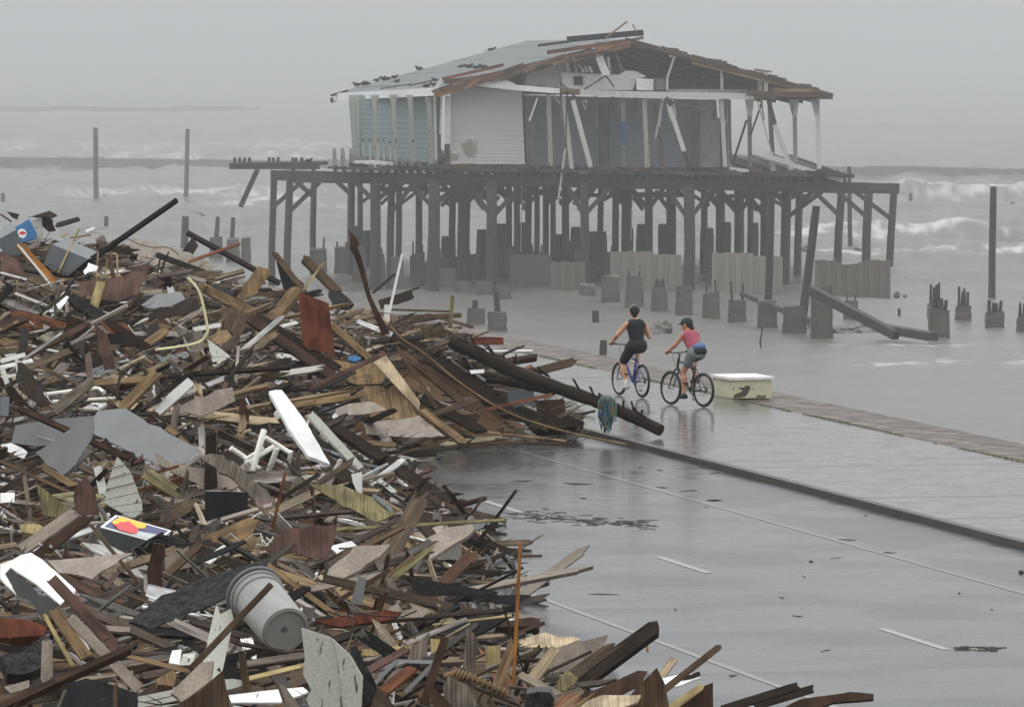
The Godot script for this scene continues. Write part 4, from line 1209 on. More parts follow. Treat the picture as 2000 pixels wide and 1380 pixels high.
	for i in 7:
		var l0 := le.sample_baked(le.get_baked_length() * i / 7.0)
		var l1 := le.sample_baked(le.get_baked_length() * (i + .93) / 7.0)
		var r0 := ri.sample_baked(ri.get_baked_length() * i / 7.0)
		var r1 := ri.sample_baked(ri.get_baked_length() * (i + .93) / 7.0)
		sheet("B", [l0.x, l0.y, r0.x, r0.y, r1.x, r1.y, l1.x, l1.y], "offwhite", "white board of the curled siding on the left slope", "siding_board", {"d": heap_d(fp("B", 680, 890)) - 1.4 - .03 * i, "n": Vector3(.15, .3, .9), "flat": 1, "group": "curled white siding boards"})
	board("B", 540, 602, 572, 745, 44, "white", "short white board beside the curled siding", "board", {"lift": 1.2})
	for k in [[800, 650, 1035, 795], [830, 625, 985, 725]]:
		board("B", k[0], k[1], k[2], k[3], 34, "olive", "yellow green plank right of the curled siding", "plank", {"lift": 1.2, "group": "yellow green planks", "t": .07})
	sheet("B", [865, 520, 960, 588, 1330, 640, 1325, 735, 1150, 722, 1005, 655, 890, 590], "mauve", "broad pinkish sheet below the bent metal sheet", "plywood_sheet", {"lift": .9})
	board("B", 100, 270, 740, 560, 28, "umber", "long brown beam crossing the bent metal sheets", "beam", {"lift": 2.0, "t": .09})
	board("B", 355, 398, 700, 545, 26, "tan", "tan lath lying along the long brown beam", "lath", {"lift": 2.1})
	board("B", 585, 450, 690, 600, 22, "dark", "dark stick standing before the bent sheet", "stick", {"lift": 2.1})
	sheet("B", [430, 700, 480, 655, 530, 740, 552, 870, 430, 870], "maroon", "rounded mauve brown board left of the siding", "board", {"lift": 1.0, "n": Vector3(0, .2, 1)})
	sheet("B", [205, 700, 300, 770, 385, 860, 330, 885, 235, 870], "olive", "olive plank stub on the far left slope", "plank", {"lift": 1.0, "n": Vector3(-.2, .3, .9)})
	board("B", 0, 570, 420, 760, 20, "brown", "long brown lath on the far left", "lath", {"lift": .9})
	board("B", 230, 600, 430, 720, 36, "tan", "tan split plank on the far left", "plank")
	board("B", 50, 700, 225, 565, 24, "dark", "dark stick crossing the split tan plank", "stick", {"lift": 1.2})
	sheet("B", [0, 480, 60, 470, 150, 520, 130, 560, 20, 510], "clean", "small bluish white scrap at the left edge", "scrap")
	sheet("B", [0, 760, 80, 758, 78, 800, 0, 805], "clean", "small white plastic box at the left edge", "plastic_box", {"ext": [0, -10, .3]})
	sheet("B", [105, 925, 180, 920, 250, 945, 190, 978, 115, 965], "straw", "lump of yellow insulation foam at the left", "foam_lump", {"t": .12, "lift": 1.1})
	board("B", 120, 1062, 405, 862, 70, "mauve", "wide mauve board leaning on the left slope", "board", {"lift": 1.2})
	board("B", 215, 1092, 485, 885, 58, "umber", "wide brown board beside the wide mauve board", "board", {"lift": 1.4})
	board("B", 1520, 945, 1592, 632, 17, "rust", "thin rust brown stake standing up beside the warped plank", "stake", {"lift": 1.6, "lean": .1, "rough": 0})
	board("B", 1385, 665, 1640, 640, 48, "grey", "grey post end lying below the plastic chair", "post", {"lift": .9, "t": .12})
	board("B", 1690, 634, 1920, 636, 18, "tan", "tan rod lying level below the long white board", "rod", {"lift": 1.1, "rough": .1})
	chair()
	# -- lower left
	sheet("E", [0, 290, 170, 225, 232, 262, 420, 430, 335, 515, 200, 400, 60, 310, 90, 460, 0, 370], "clean", "bright white bent metal sheet with torn points", "metal_sheet", {"n": Vector3(.15, .85, .5), "lift": 1.2})
	sheet("E", [60, 310, 330, 515, 290, 560, 245, 612, 95, 460, 28, 345], "steel", "grey folded flap of the bright white metal sheet", "metal_flap", {"n": Vector3(.3, -.1, .9), "lift": 1.3})
	sheet("E", [262, 268, 500, 250, 742, 224, 640, 290, 560, 332, 510, 372, 330, 338], "mauve", "pale curved board lying right of the bent white sheet", "board", {"n": Vector3(.1, .9, .4), "lift": .9})
	sheet("E", [0, 590, 150, 600, 260, 640, 240, 690, 0, 700], "red", "dark red brown beam end at the lower left edge", "beam", {"t": .2})
	sheet("E", [900, 462, 1120, 370, 1350, 300, 1500, 250, 1440, 352, 1250, 480, 1130, 540, 850, 652, 720, 610], "black", "large flap of black tar paper before the trash can", "tar_paper", {"n": Vector3(-.1, .8, .6), "lift": 1.0})
	can()
	board("E", 1070, 862, 1512, 400, 30, "brown", "long brown stake slanting across the trash can", "stake", {"lift": 2.6, "lean": .1, "t": .05, "rough": .2})
	board("E", 0, 1078, 722, 748, 42, "umber", "long square brown timber rising from the lower left corner", "timber", {"lift": 2.0, "t": .1, "rough": .1})
	board("E", 285, 370, 640, 745, 62, "maroon", "dark snapped board leaning over the tan boards", "board", {"lift": 1.6})
	board("E", 395, 590, 775, 985, 60, "mauve", "long pinkish board with a rotten dark end", "board", {"lift": 1.9})
	board("E", 300, 545, 480, 805, 66, "tan", "splintered tan board left of the pinkish board", "board", {"lift": 1.8})
	board("E", 245, 570, 400, 850, 22, "straw", "mossy edged thin lath beside the splintered tan board", "lath", {"lift": 1.8})
	board("E", 430, 640, 485, 765, 26, "white", "slim white slat among the tan boards", "slat", {"lift": 2.0})
	board("E", 590, 652, 1360, 688, 42, "charcoal", "long charcoal channel bar lying level below the tar paper", "channel_bar", {"lift": 1.5, "rough": .05, "t": .08})
	sheet("E", [590, 630, 725, 640, 722, 668, 600, 660], "mauve", "pale block at the charcoal bar's left end", "block", {"lift": 1.7})
	sheet("E", [950, 1005, 1120, 840, 1190, 828, 1172, 940, 1012, 1062], "mauve", "pale pinkish board with a splintered corner below the stake", "board", {"n": Vector3(-.1, .7, .7), "lift": 1.8, "t": .05})
	sheet("E", [1000, 1062, 1175, 940, 1245, 880, 1275, 1050, 1280, 1090, 1000, 1090], "brown", "brown board standing under the pale pinkish board", "board", {"n": Vector3(.1, .1, 1), "lift": 1.5})
	sheet("E", [1275, 1020, 1480, 995, 1690, 975, 1720, 1000, 1560, 1060, 1290, 1062], "clean", "bright white board near the lower edge of the heap", "board", {"n": Vector3(0, .9, .4), "lift": 1.2})
	sheet("E", [345, 960, 480, 925, 620, 960, 765, 1010, 765, 1090, 340, 1090], "charcoal", "charcoal roof shingle sheet at the lower left", "roof_sheet", {"lift": 1.1})
	sheet("E", [0, 800, 120, 780, 240, 690, 255, 850, 110, 905, 40, 900], "black", "black plastic sheeting bunched at the lower left", "plastic_sheeting", {"lift": 1.2, "t": .15})
	board("E", 262, 720, 258, 925, 62, "mauve", "weathered grey upright post stub at the lower left", "post", {"lift": 1.6, "rough": .8})
	sheet("E", [540, 955, 700, 950, 720, 1005, 600, 985], "mauve", "pale scrap of board on the roof shingle sheet", "scrap", {"lift": 1.5})
	sheet("E", [20, 975, 160, 935, 160, 975, 60, 1010], "mauve", "pale scrap of board at the lower left corner", "scrap", {"lift": 1.5})
	board("E", 640, 1090, 645, 960, 22, "brown", "short stake standing on the roof shingle sheet", "stake", {"lift": 1.8})
	board("E", 690, 795, 1050, 885, 24, "tan", "tan lath below the charcoal bar", "lath", {"lift": 1.8})
	sheet("E", [960, 770, 1010, 765, 1000, 850, 940, 840], "clean", "small white box board by the brown stake", "scrap", {"lift": 1.9})
	sheet("E", [1010, 820, 1080, 815, 1080, 850, 1000, 855], "offwhite", "small white carton by the brown stake", "carton", {"ext": [10, -30, .2], "lift": 1.9})
	sheet("E", [870, 930, 960, 880, 985, 905, 965, 970, 880, 960], "tan", "small tan block below the lath", "block", {"t": .1, "lift": 1.9})
	board("E", 1390, 925, 1700, 850, 28, "straw", "thin pale yellow plank below the trash can", "plank", {"lift": 1.6})
	board("E", 1330, 850, 1690, 795, 46, "grey", "grey weathered plank below the trash can", "plank", {"lift": 1.4})
	board("E", 1350, 790, 1380, 1000, 40, "brown", "short upright brown stake below the trash can", "stake", {"lift": 2.0, "lean": .1})
	board("E", 1485, 285, 1860, 565, 30, "tan", "long tan stick behind the trash can", "stick", {"lift": 1.0})
	sheet("E", [920, 250, 1050, 190, 1060, 270, 1080, 300, 920, 335], "mauve", "pale board behind the tar paper", "board", {"n": Vector3(0, .2, 1), "lift": .9})
	sheet("E", [850, 170, 915, 180, 912, 440, 820, 425, 825, 300], "umber", "upright dark brown post behind the tar paper", "post", {"n": Vector3(0, .05, 1), "t": .12, "lift": 1.2})
	board("E", 1150, 275, 1262, 195, 46, "clean", "short white block behind the tar paper", "block", {"lift": 1.0, "t": .1})
	board("E", 920, 350, 1110, 180, 50, "brown", "brown board leaning behind the tar paper", "board", {"lift": 1.1})
	board("E", 660, 435, 1090, 600, 20, "brown", "thin stick lying before the tar paper", "stick", {"lift": 1.6})
	board("E", 330, 345, 690, 500, 26, "brown", "brown stick right of the bent white sheet", "stick", {"lift": 1.2})
	board("E", 350, 380, 670, 520, 34, "maroon", "mauve brown slat right of the bent white sheet", "slat", {"lift": 1.1})
	sheet("E", [1600, 85, 1880, 70, 1865, 165, 1815, 252, 1570, 238, 1450, 200], "maroon", "scorched striped plywood with a yellow torn lower edge", "plywood_sheet", {"n": Vector3(.1, .5, .85), "lift": 1.0})
	board("E", 1545, 225, 1815, 225, 60, "straw", "yellow delaminated edge below the scorched plywood", "veneer_strip", {"lift": 1.1, "n": Vector3(0, .2, 1)})
	sheet("E", [1835, 190, 1960, 160, 1990, 185, 1880, 230], "clean", "small bright metal scrap beside the scorched plywood", "scrap", {"lift": 1.0})
	logo_box()
	# -- right shoulder, toward the road
	sheet("G", [130, 725, 360, 742, 480, 830, 605, 1052, 350, 1050, 230, 850], "tan", "broad tan plywood sheet sloping to the road", "plywood_sheet", {"n": Vector3(.1, .75, .65), "lift": .8})
	sheet("G", [360, 742, 425, 700, 612, 960, 606, 1005], "pale", "narrow light plywood strip beside the broad tan sheet", "plywood_sheet", {"n": Vector3(.3, .6, .7), "lift": 1.0})
	sheet("G", [240, 1085, 400, 1045, 605, 1030, 745, 1142, 590, 1152, 300, 1130], "mauve", "flat mauve sheet at the road edge below the tan plywood", "plywood_sheet", {"n": Vector3(0, .9, .4), "lift": .7})
	board("G", 625, 1000, 842, 1168, 46, "tan", "tan board running down to the road", "plank", {"lift": 1.2, "t": .06})
	board("G", 490, 660, 702, 990, 20, "brown", "slim brown lath right of the plywood sheets", "lath", {"lift": 1.2})
	board("G", 130, 535, 340, 720, 34, "tan", "tan beam behind the tan plywood", "beam", {"lift": .6})
	for k in [[470, 600, 1100, 1000, 52, "dark", "uppermost of the dark planks sloping under the utility pole"], [560, 760, 1260, 1045, 60, "umber", "widest of the dark planks sloping under the utility pole"], [600, 660, 1010, 905, 40, "dark", "dark plank close beneath the utility pole's upper end"], [700, 850, 1390, 1092, 44, "charcoal", "charcoal plank reaching furthest under the utility pole"], [820, 970, 1450, 1100, 36, "umber", "low brown plank pointing along the kerb under the pole"], [620, 930, 910, 1092, 50, "dark", "short dark plank at the foot of the sloping planks"], [520, 690, 880, 990, 34, "brown", "mid brown plank between the sloping dark planks"], [900, 880, 1300, 985, 46, "dark", "dark plank lying just below the utility pole's middle"]]:
		board("G", k[0], k[1], k[2], k[3], k[4], k[5], k[6], "plank", {"lift": .5, "t": .08, "rough": 1.0, "n": Vector3(.1, .45, .9)})
	utility_pole()
	pipe("G", [450, 545, 520, 620, 640, 700, 850, 870, 1100, 1020, 1400, 1118, 1730, 1188], 12, "tan", "long thin tan cable sagging from the heap to the road", "cable", {"lift": 1.2})
	sheet("G", [222, 25, 262, 60, 300, 200, 345, 380, 450, 590, 405, 590, 330, 400, 270, 200], "umber", "tall pointed brown board standing above the right shoulder", "board", {"n": Vector3(.2, .1, 1), "lift": .9, "t": .06})
	board("G", 515, 155, 440, 490, 13, "clean", "slim white stake standing beside the pointed brown board", "stake", {"rough": 0, "lean": .1, "lift": .9})
	board("G", 432, 430, 432, 520, 28, "white", "white block at the foot of the slim white stake", "block", {"lift": 1.1, "rough": .1, "t": .1})
	board("G", 355, 365, 475, 262, 13, "dark", "thin dark stick leaning behind the white stake", "stick")
	sheet("G", [385, 405, 565, 350, 580, 392, 400, 455], "dark", "dark flat board pointing seaward at the right shoulder", "board")
	board("G", 500, 375, 605, 335, 12, "dark", "thin dark splinter beyond the dark flat board", "splinter")
	board("G", 787, 380, 770, 612, 19, "olive", "upright greenish post by the low end of the heap", "post", {"lean": .05, "rough": .1, "t": .1})
	pipe("G", [895, 686, 1224, 682], 17, "clean", "white plastic pipe reaching out over the promenade", "pipe", {"drape": false, "lift": .3})
	board("G", 890, 626, 1066, 626, 42, "red", "short red brown board at the heap's seaward tip", "board", {"n": Vector3(0, .1, 1), "rough": .1})
	board("G", 1020, 738, 1246, 704, 24, "umber", "short brown log lying on the promenade edge", "log", {"t": .15})
	board("G", 800, 1100, 1405, 1168, 17, "tan", "long tan stick lying on the road edge", "stick", {"lift": .4})
	board("G", 850, 1180, 1400, 1180, 12, "umber", "thin brown stick lying flat on the wet road", "stick", {"lift": .2})
	board("G", 0, 890, 422, 690, 26, "maroon", "long mauve brown plank rising across the tan plywood", "plank", {"lift": 2.0, "rough": .2})
	sheet("G", [155, 975, 340, 955, 430, 1000, 300, 1025, 150, 1030], "mauve", "pale grey board lying across the plywood", "board", {"lift": 1.4, "n": Vector3(0, .8, .5)})
	sheet("G", [220, 712, 262, 705, 292, 722, 260, 738, 225, 730], "blue", "bright blue rag caught below the door panel", "rag", {"lift": 1.2, "t": .08})
	for k in [[450, 455, 770, 465, 12], [500, 500, 830, 485, 26], [520, 530, 700, 500, 20], [560, 560, 760, 530, 22], [640, 590, 720, 530, 20], [650, 480, 900, 550, 18], [690, 570, 840, 552, 14], [760, 600, 905, 595, 20], [850, 640, 1000, 655, 30]]:
		board("G", k[0], k[1], k[2], k[3], k[4], ["umber", "dark", "brown"][int(k[0]) % 3], "dark stick in the low tangle by the greenish post", "stick", {"group": "sticks by the greenish post"})
	sheet("G", [1085, 890, 1230, 900, 1232, 970, 1090, 985], "slate", "slate blue panel under the fallen utility pole", "panel", {"n": Vector3(0, .15, 1), "lift": .3})
	sheet("G", [1240, 950, 1390, 940, 1400, 1012, 1360, 1040, 1250, 1030], "umber", "rotten tree stump under the fallen utility pole", "stump", {"t": .4, "n": Vector3(0, .2, 1), "lift": .3})
	sheet("G", [1185, 1040, 1330, 1025, 1500, 1060, 1460, 1090, 1250, 1100], "dark", "lump of earth and roots under the utility pole", "root_lump", {"t": .4, "n": Vector3(0, .4, .9), "lift": .3})
	sheet("G", [880, 785, 960, 780, 960, 800, 890, 805], "clean", "small white scrap beneath the utility pole", "scrap", {"lift": .6})
	board("G", 960, 1000, 1330, 915, 18, "rust", "rusty stick crossing before the slate panel", "stick", {"lift": .8})
	board("C", 110, 60, 805, 515, 62, "dark", "long dark joist running down to the wet road", "joist", {"lift": .9, "t": .12})
	board("C", 150, 30, 370, 335, 30, "clean", "white painted board edge beside the long dark joist", "board", {"lift": 1.3})
	board("C", 400, 390, 495, 465, 28, "white", "short white board end near the road", "board", {"lift": 1.3})
	board("C", 215, 172, 490, 195, 34, "tan", "tan timber end above the road edge", "timber", {"lift": .9})
	sheet("C", [15, 418, 195, 420, 300, 465, 492, 582, 380, 628, 240, 545, 130, 488], "olive", "yellow green plywood with a ragged edge near the road", "plywood_sheet", {"n": Vector3(0, .8, .6), "lift": 1.1})
	sheet("C", [245, 360, 305, 345, 305, 490, 270, 440], "clean", "folded white card standing by the green plywood", "card", {"n": Vector3(.2, .1, 1), "lift": 1.4})
	sheet("C", [205, 460, 300, 450, 295, 490], "clean", "white scrap on the green plywood", "scrap", {"lift": 1.4})
	board("C", 490, 450, 1110, 620, 26, "brown", "long pale topped plank pointing onto the road", "plank", {"lift": .8})
	board("C", 160, 665, 1100, 612, 20, "olive", "long thin plank with its tip on the road", "plank", {"lift": .9})
	board("C", 880, 612, 945, 548, 10, "dark", "small dark stick upright on the plank tip", "stick", {"rough": 0})
	sheet("C", [635, 745, 780, 655, 920, 640, 935, 662, 830, 740, 690, 830], "mauve", "broad pale flat board at the road, resting on a white box", "board", {"n": Vector3(-.1, .85, .5), "lift": .9, "t": .05})
	sheet("C", [735, 800, 860, 715, 862, 830, 740, 838], "offwhite", "white cabinet box under the broad pale board", "cabinet_box", {"ext": [-60, -20, .5], "n": Vector3(.1, .05, 1), "lift": .6, "flat": 1})
	board("C", 880, 690, 1180, 808, 34, "dark", "dark board slanting from the white box to the road", "board", {"lift": .7})
	board("C", 870, 705, 1010, 770, 34, "charcoal", "charcoal board under the slanting dark board", "board", {"lift": .5})
	board("C", 1010, 680, 1112, 692, 14, "dark", "thin dark stick end on the road near the pale board", "stick", {"lift": .3})
	board("C", 1180, 812, 1310, 812, 10, "brown", "short brown stick lying on the road", "stick", {"lift": .2})
	sheet("C", [80, 960, 260, 760, 465, 750, 400, 820, 230, 925, 110, 985], "mauve", "long pale pinkish board near the road edge", "board", {"n": Vector3(-.15, .8, .6), "lift": 1.1, "t": .05})
	board("C", 120, 860, 530, 650, 40, "brown", "long brown board above the pale pinkish board", "board", {"lift": .9})
	board("C", 20, 1000, 420, 915, 36, "mauve", "pale plank below the pale pinkish board", "plank", {"lift": 1.2})
	board("C", 450, 925, 590, 810, 18, "tan", "tan stick leaning right near the road", "stick", {"lift": 1.2})
	board("C", 490, 930, 680, 775, 34, "olive", "splintered greenish board leaning right near the road", "board", {"lift": 1.0, "rough": 1.0})
	board("C", 165, 1065, 460, 890, 22, "umber", "dark brown stick crossing the pale plank", "stick", {"lift": 1.6})
	sheet("C", [285, 930, 330, 940, 305, 1090, 240, 1080], "steel", "bent grey metal strip near the road", "metal_strip", {"lift": 1.5, "n": Vector3(.2, .3, .9)})
	# -- front, lower middle
	board("L", 1262, 862, 1300, 58, 15, "orange", "tall thin orange brown stake standing at the heap's front", "stake", {"rough": 0, "lean": .02, "lift": 1.2, "t": .035})
	board("L", 1205, 405, 1350, 862, 11, "dark", "thin dark bent rod crossing the tall stake", "rod", {"rough": 0, "lift": 1.3})
	sheet("L", [735, 360, 1000, 352, 1290, 345, 1362, 350, 1270, 402, 1100, 385, 780, 388], "charcoal", "long dark slate board reaching onto the road", "board", {"n": Vector3(0, .5, .85), "lift": .6})
	sheet("L", [660, 252, 780, 262, 1000, 300, 1180, 332, 1165, 348, 750, 350], "black", "black tar paper strip beside the road", "tar_paper", {"n": Vector3(0, .4, .9), "lift": .6})
	board("L", 165, 525, 1210, 428, 30, "dark", "very long dark plank along the front of the heap", "plank", {"lift": 1.0})
	board("L", 820, 512, 1255, 460, 13, "straw", "thin yellow lath on the front of the heap", "lath", {"lift": 1.2})
	sheet("L", [1055, 525, 1360, 470, 1412, 478, 1412, 545, 1380, 520, 1250, 525], "umber", "short thick timber with pale top at the front", "timber", {"t": .15, "lift": .8})
	board("L", 1280, 560, 1440, 500, 20, "umber", "dark splintered stick beyond the thick timber", "stick", {"lift": .8})
	sheet("L", [1290, 600, 1440, 555, 1640, 595, 1520, 640, 1300, 635], "pale", "pinkish flat panel behind the pale front board", "panel", {"n": Vector3(0, .92, .35), "lift": .6})
	sheet("L", [1510, 640, 1795, 568, 1745, 702, 1600, 760, 1450, 792], "mauve", "broad pale panel with a torn right edge at the front", "panel", {"n": Vector3(0, .35, .95), "lift": .8})
	board("L", 1420, 790, 1700, 660, 14, "dark", "thin dark root lying across the broad pale panel", "root", {"lift": 1.1})
	sheet("L", [985, 760, 1012, 530, 1062, 582, 1052, 765], "grey", "upright grey board at the heap's front", "board", {"n": Vector3(.2, .1, 1), "lift": 1.3, "t": .05})
	sheet("L", [690, 660, 795, 555, 780, 690, 670, 712], "grey", "leaning grey brown board left of the upright grey board", "board", {"n": Vector3(-.2, .3, .9), "lift": 1.3})
	sheet("L", [1105, 632, 1195, 625, 1192, 722, 1112, 745], "straw", "small yellow pine offcut with dark flecks", "offcut", {"n": Vector3(.05, .2, 1), "lift": 1.4})
	sheet("L", [800, 590, 870, 595, 860, 680, 805, 685], "straw", "small yellow board behind the dark post", "offcut", {"n": Vector3(0, .2, 1), "lift": 1.0})
	board("L", 760, 960, 885, 580, 44, "umber", "dark brown post leaning at the heap's front", "post", {"lift": 1.6, "t": .08})
	for k in [[608, 715, 828, 722, 24], [612, 712, 490, 838, 24], [828, 722, 660, 890, 24]]:
		board("L", k[0], k[1], k[2], k[3], k[4], "steel", "blue grey bar of a broken window frame", "frame_bar", {"lift": 1.6, "rough": 0, "group": "blue grey window frame bars"})
	board("L", 480, 925, 690, 760, 66, "rust", "rust red board beside the white panel", "board", {"lift": 1.5})
	board("L", 440, 775, 655, 655, 46, "maroon", "mauve red splintered board above the rust red board", "board", {"lift": 1.3, "rough": 1})
	board("L", 1175, 842, 1268, 608, 50, "tan", "short tan board leaning right at the front", "board", {"lift": 1.5})
	board("L", 1350, 838, 1500, 640, 66, "pale", "pale board leaning right before the broad pale panel", "board", {"lift": 1.4, "rough": .2})
	sheet("L", [1480, 880, 1560, 760, 1630, 810, 1560, 880], "olive", "small greenish board at the front right", "board", {"lift": 1.4, "n": Vector3(0, .5, .8)})
	sheet("L", [80, 530, 240, 582, 262, 610, 322, 975, 320, 1010, 145, 1010, 100, 700], "offwhite", "large dirty white plank panel at the front, left half", "panel", {"n": Vector3(-.1, .08, 1), "lift": 2.2, "t": .06})
	sheet("L", [252, 590, 350, 682, 422, 805, 412, 1010, 328, 1010, 268, 610], "offwhite", "large dirty white plank panel at the front, rounded right half", "panel", {"n": Vector3(-.1, .08, 1), "lift": 2.25, "t": .06})
	sheet("L", [352, 640, 390, 630, 430, 720, 505, 860, 470, 950, 400, 975, 425, 805], "black", "black ragged rubber edging beside the white plank panel", "rubber_edging", {"t": .12, "n": Vector3(0, .3, .9), "lift": 1.9})
	sheet("L", [420, 650, 700, 625, 690, 665, 420, 685], "straw", "yellow timber behind the white plank panel", "timber", {"lift": 1.2})
	sheet("L", [160, 490, 560, 430, 640, 440, 600, 480, 300, 525], "red", "dark red curved beam behind the trash can", "beam", {"n": Vector3(0, .3, .9), "lift": .9, "t": .1})
	sheet("L", [540, 440, 620, 395, 640, 430, 800, 425, 760, 470, 600, 480], "mauve", "folded pale card near the road", "card", {"lift": 1.1})
	wicker()
	sheet("L", [1340, 900, 1400, 885, 1470, 890, 1495, 930, 1470, 1010, 1320, 1010], "black", "black plastic tub at the front edge", "plastic_tub", {"n": Vector3(0, .2, 1), "ext": [0, -30, .5], "lift": 1.6})
	sheet("L", [1600, 930, 1960, 768, 2010, 772, 1980, 850, 1780, 950], "umber", "dark weathered board at the front right", "board", {"n": Vector3(0, .6, .7), "lift": 1.3})
	sheet("L", [870, 860, 900, 800, 1010, 850, 1060, 960, 1000, 1000, 890, 960], "grey", "round topped grey board behind the wicker arm", "board", {"n": Vector3(0, .3, .9), "lift": 1.6})
	sheet("L", [770, 850, 830, 870, 960, 1000, 830, 1000], "umber", "brown board below the round topped board", "board", {"n": Vector3(0, .4, .9), "lift": 1.9})
	board("R", -60, 1160, 278, 915, 74, "dark", "long dark splintered beam pointing up over the road", "beam", {"t": .12, "rough": .8, "lift": 1.4})
	board("R", 240, 940, 250, 1028, 12, "tan", "small tan splinter hanging from the dark beam", "splinter", {"lift": 1.6})
	board("R", 290, 1235, 575, 1012, 30, "brown", "slim brown splintered board pointing over the road", "board", {"rough": 1.2, "lift": 1.3})
	board("R", 290, 1170, 372, 1062, 36, "pale", "short pale board behind the slim brown board", "board", {"lift": 1.2})
	sheet("R", [305, 1155, 440, 1125, 500, 1150, 325, 1200], "clean", "bright white sheet corner at the front right", "panel", {"lift": 1.3, "n": Vector3(0, .9, .4)})
	board("R", 330, 1190, 492, 1128, 20, "dark", "dark stick on the white sheet corner", "stick", {"lift": 1.6})
	sheet("R", [110, 1300, 200, 1195, 292, 1103, 330, 1180, 352, 1300], "brown", "triangular brown board at the bottom of the heap", "board", {"n": Vector3(-.1, .1, 1), "lift": 2.2, "t": .05})
	sheet("R", [-140, 1300, 40, 1230, 220, 1230, 120, 1300], "pale", "pale board beside the triangular brown board", "board", {"n": Vector3(0, .9, .4), "lift": 1.8})
	sheet("R", [380, 1300, 480, 1200, 555, 1172, 556, 1300], "umber", "dark broken block at the bottom right", "block", {"n": Vector3(0, .2, 1), "t": .2, "lift": 1.8})
	board("R", 360, 1290, 500, 1190, 34, "straw", "small yellow split board by the broken block", "board", {"lift": 2.0})
	board("R", 600, 1295, 935, 1190, 40, "dark", "dark tapered board at the bottom right, upper", "board", {"lift": 1.4, "rough": .9})
	board("R", 760, 1275, 1018, 1200, 38, "dark", "dark short board at the bottom right, middle", "board", {"lift": 1.3, "rough": .8})
	sheet("R", [880, 1290, 960, 1250, 1195, 1215, 1302, 1225, 1302, 1250, 1150, 1262, 1000, 1300], "umber", "dark flat pointed board at the bottom right, lowest", "board", {"lift": 1.5, "n": Vector3(0, .5, .8), "t": .05})

func oval(on: MeshInstance3D, c: Vector2, rx: float, ry: float, m: String, proud: float):
	# a printed oval on the packet's face
	var pc: Array = traced[-1]
	var d: float = pc[2]
	var b := Builder.new()
	var poly := PackedVector2Array()
	var n := Vector3(.2, .25, .9).normalized()
	var low := Vector2(0, -1)
	for q in pc[1]:
		if q.y > low.y: low = q
	var at := W(low.x, low.y, d)
	var eye := Vector3(0, CAM_H, 0)
	var ax := Vector3.UP.cross(n).normalized()
	var ay := n.cross(ax)
	for i in 16:
		var q := c + Vector2(cos(TAU * i / 16) * rx, sin(TAU * i / 16) * ry)
		var dirn := W(q.x, q.y, 1.0) - eye
		var hit := eye + dirn * ((at - eye).dot(n) / dirn.dot(n)) - at
		poly.append(Vector2(hit.dot(ax), hit.dot(ay)))
	b.prism(poly, at + n * proud, ax, ay, -n * .004)
	part(b, "printed_mark", m, on)
func chair():
	var d := heap_d(fp("B", 1450, 620)) - 1.3
	var t := thing("plastic_chair", "broken white plastic garden chair lying in the heap", "chair", W(505, 915, d))
	for k in [[1408, 625, 1472, 400, 36, "back_slat"], [1285, 500, 1375, 560, 30, "arm"], [1370, 590, 1525, 492, 28, "arm"], [1480, 440, 1622, 530, 26, "seat_rim"], [1372, 552, 1372, 625, 24, "leg"], [1545, 500, 1500, 625, 32, "leg"], [1622, 515, 1604, 620, 24, "leg"], [1450, 612, 1375, 572, 22, "seat_rim"], [1372, 560, 1470, 500, 20, "seat_rim"]]:
		var p := fp("B", k[0], k[1])
		var q := fp("B", k[2], k[3])
		var b := Builder.new()
		b.tube([W(p.x, p.y, d), W(p.lerp(q, .5).x, p.lerp(q, .5).y - .6, d + .05), W(q.x, q.y, d + rng.randf_range(-.1, .35))], k[4] * .35 * d / F / 2, 8)
		part(b, k[5], "vinyl", t)
	remember(PackedVector2Array([fp("B", 1290, 400), fp("B", 1625, 400), fp("B", 1625, 625), fp("B", 1290, 625)]), d)
func can():
	var d := heap_d(fp("E", 1600, 780)) - 1.6
	var c0 := fp("E", 1592, 662)
	var base := W(c0.x, c0.y, d)
	var s := d / F * .35
	var axis := Vector3(-175 * s, 165 * s, -.72)
	var ln := axis.length()
	axis = axis.normalized()
	var r := 138 * s
	var t := thing("trash_can", "overturned pale grey ribbed trash can with its base showing", "trash can", base - Vector3(0, r, 0))
	var b := Builder.new()
	b.tube([base, base + axis * .02, base + axis * .05, base + axis * ln * .5, base + axis * ln * .95, base + axis * ln], [r * .9, r * .98, r, r * 1.03, r * 1.05, r * 1.1], 36, false)
	part(b, "drum", "can_grey", t)
	b = Builder.new()
	var fr := axis.cross(Vector3.UP).normalized()
	b.tube([base + axis * .03, base + axis * .035], r * .93, 36)
	part(b, "base_plate", "can_grey", t)
	b = Builder.new()
	b.ring(base + axis * ln, fr, axis.cross(fr), r * 1.1, .018, 32, 8)
	b.ring(base + axis * (ln - .1), fr, axis.cross(fr), r * 1.07, .014, 32, 8)
	b.ring(base + axis * .02, fr, axis.cross(fr), r * .97, .012, 32, 8)
	part(b, "rim", "can_grey", t)
	b = Builder.new()
	b.tube([base + axis * .028 - axis.cross(fr) * r * .02, base + axis * .02 - axis.cross(fr) * r * .02], r * .13, 16)
	part(b, "drain_plug", "steel", t)
	b = Builder.new()
	var hub := base + axis * (ln + .02)
	b.ring(hub + axis * .04, fr, axis.cross(fr), r * 1.16, .022, 32, 8)
	part(b, "handle_hoop", "steel", t)
	remember(PackedVector2Array([fp("E", 1290, 400), fp("E", 1520, 380), fp("E", 1740, 600), fp("E", 1700, 790), fp("E", 1500, 760), fp("E", 1290, 560)]), d)
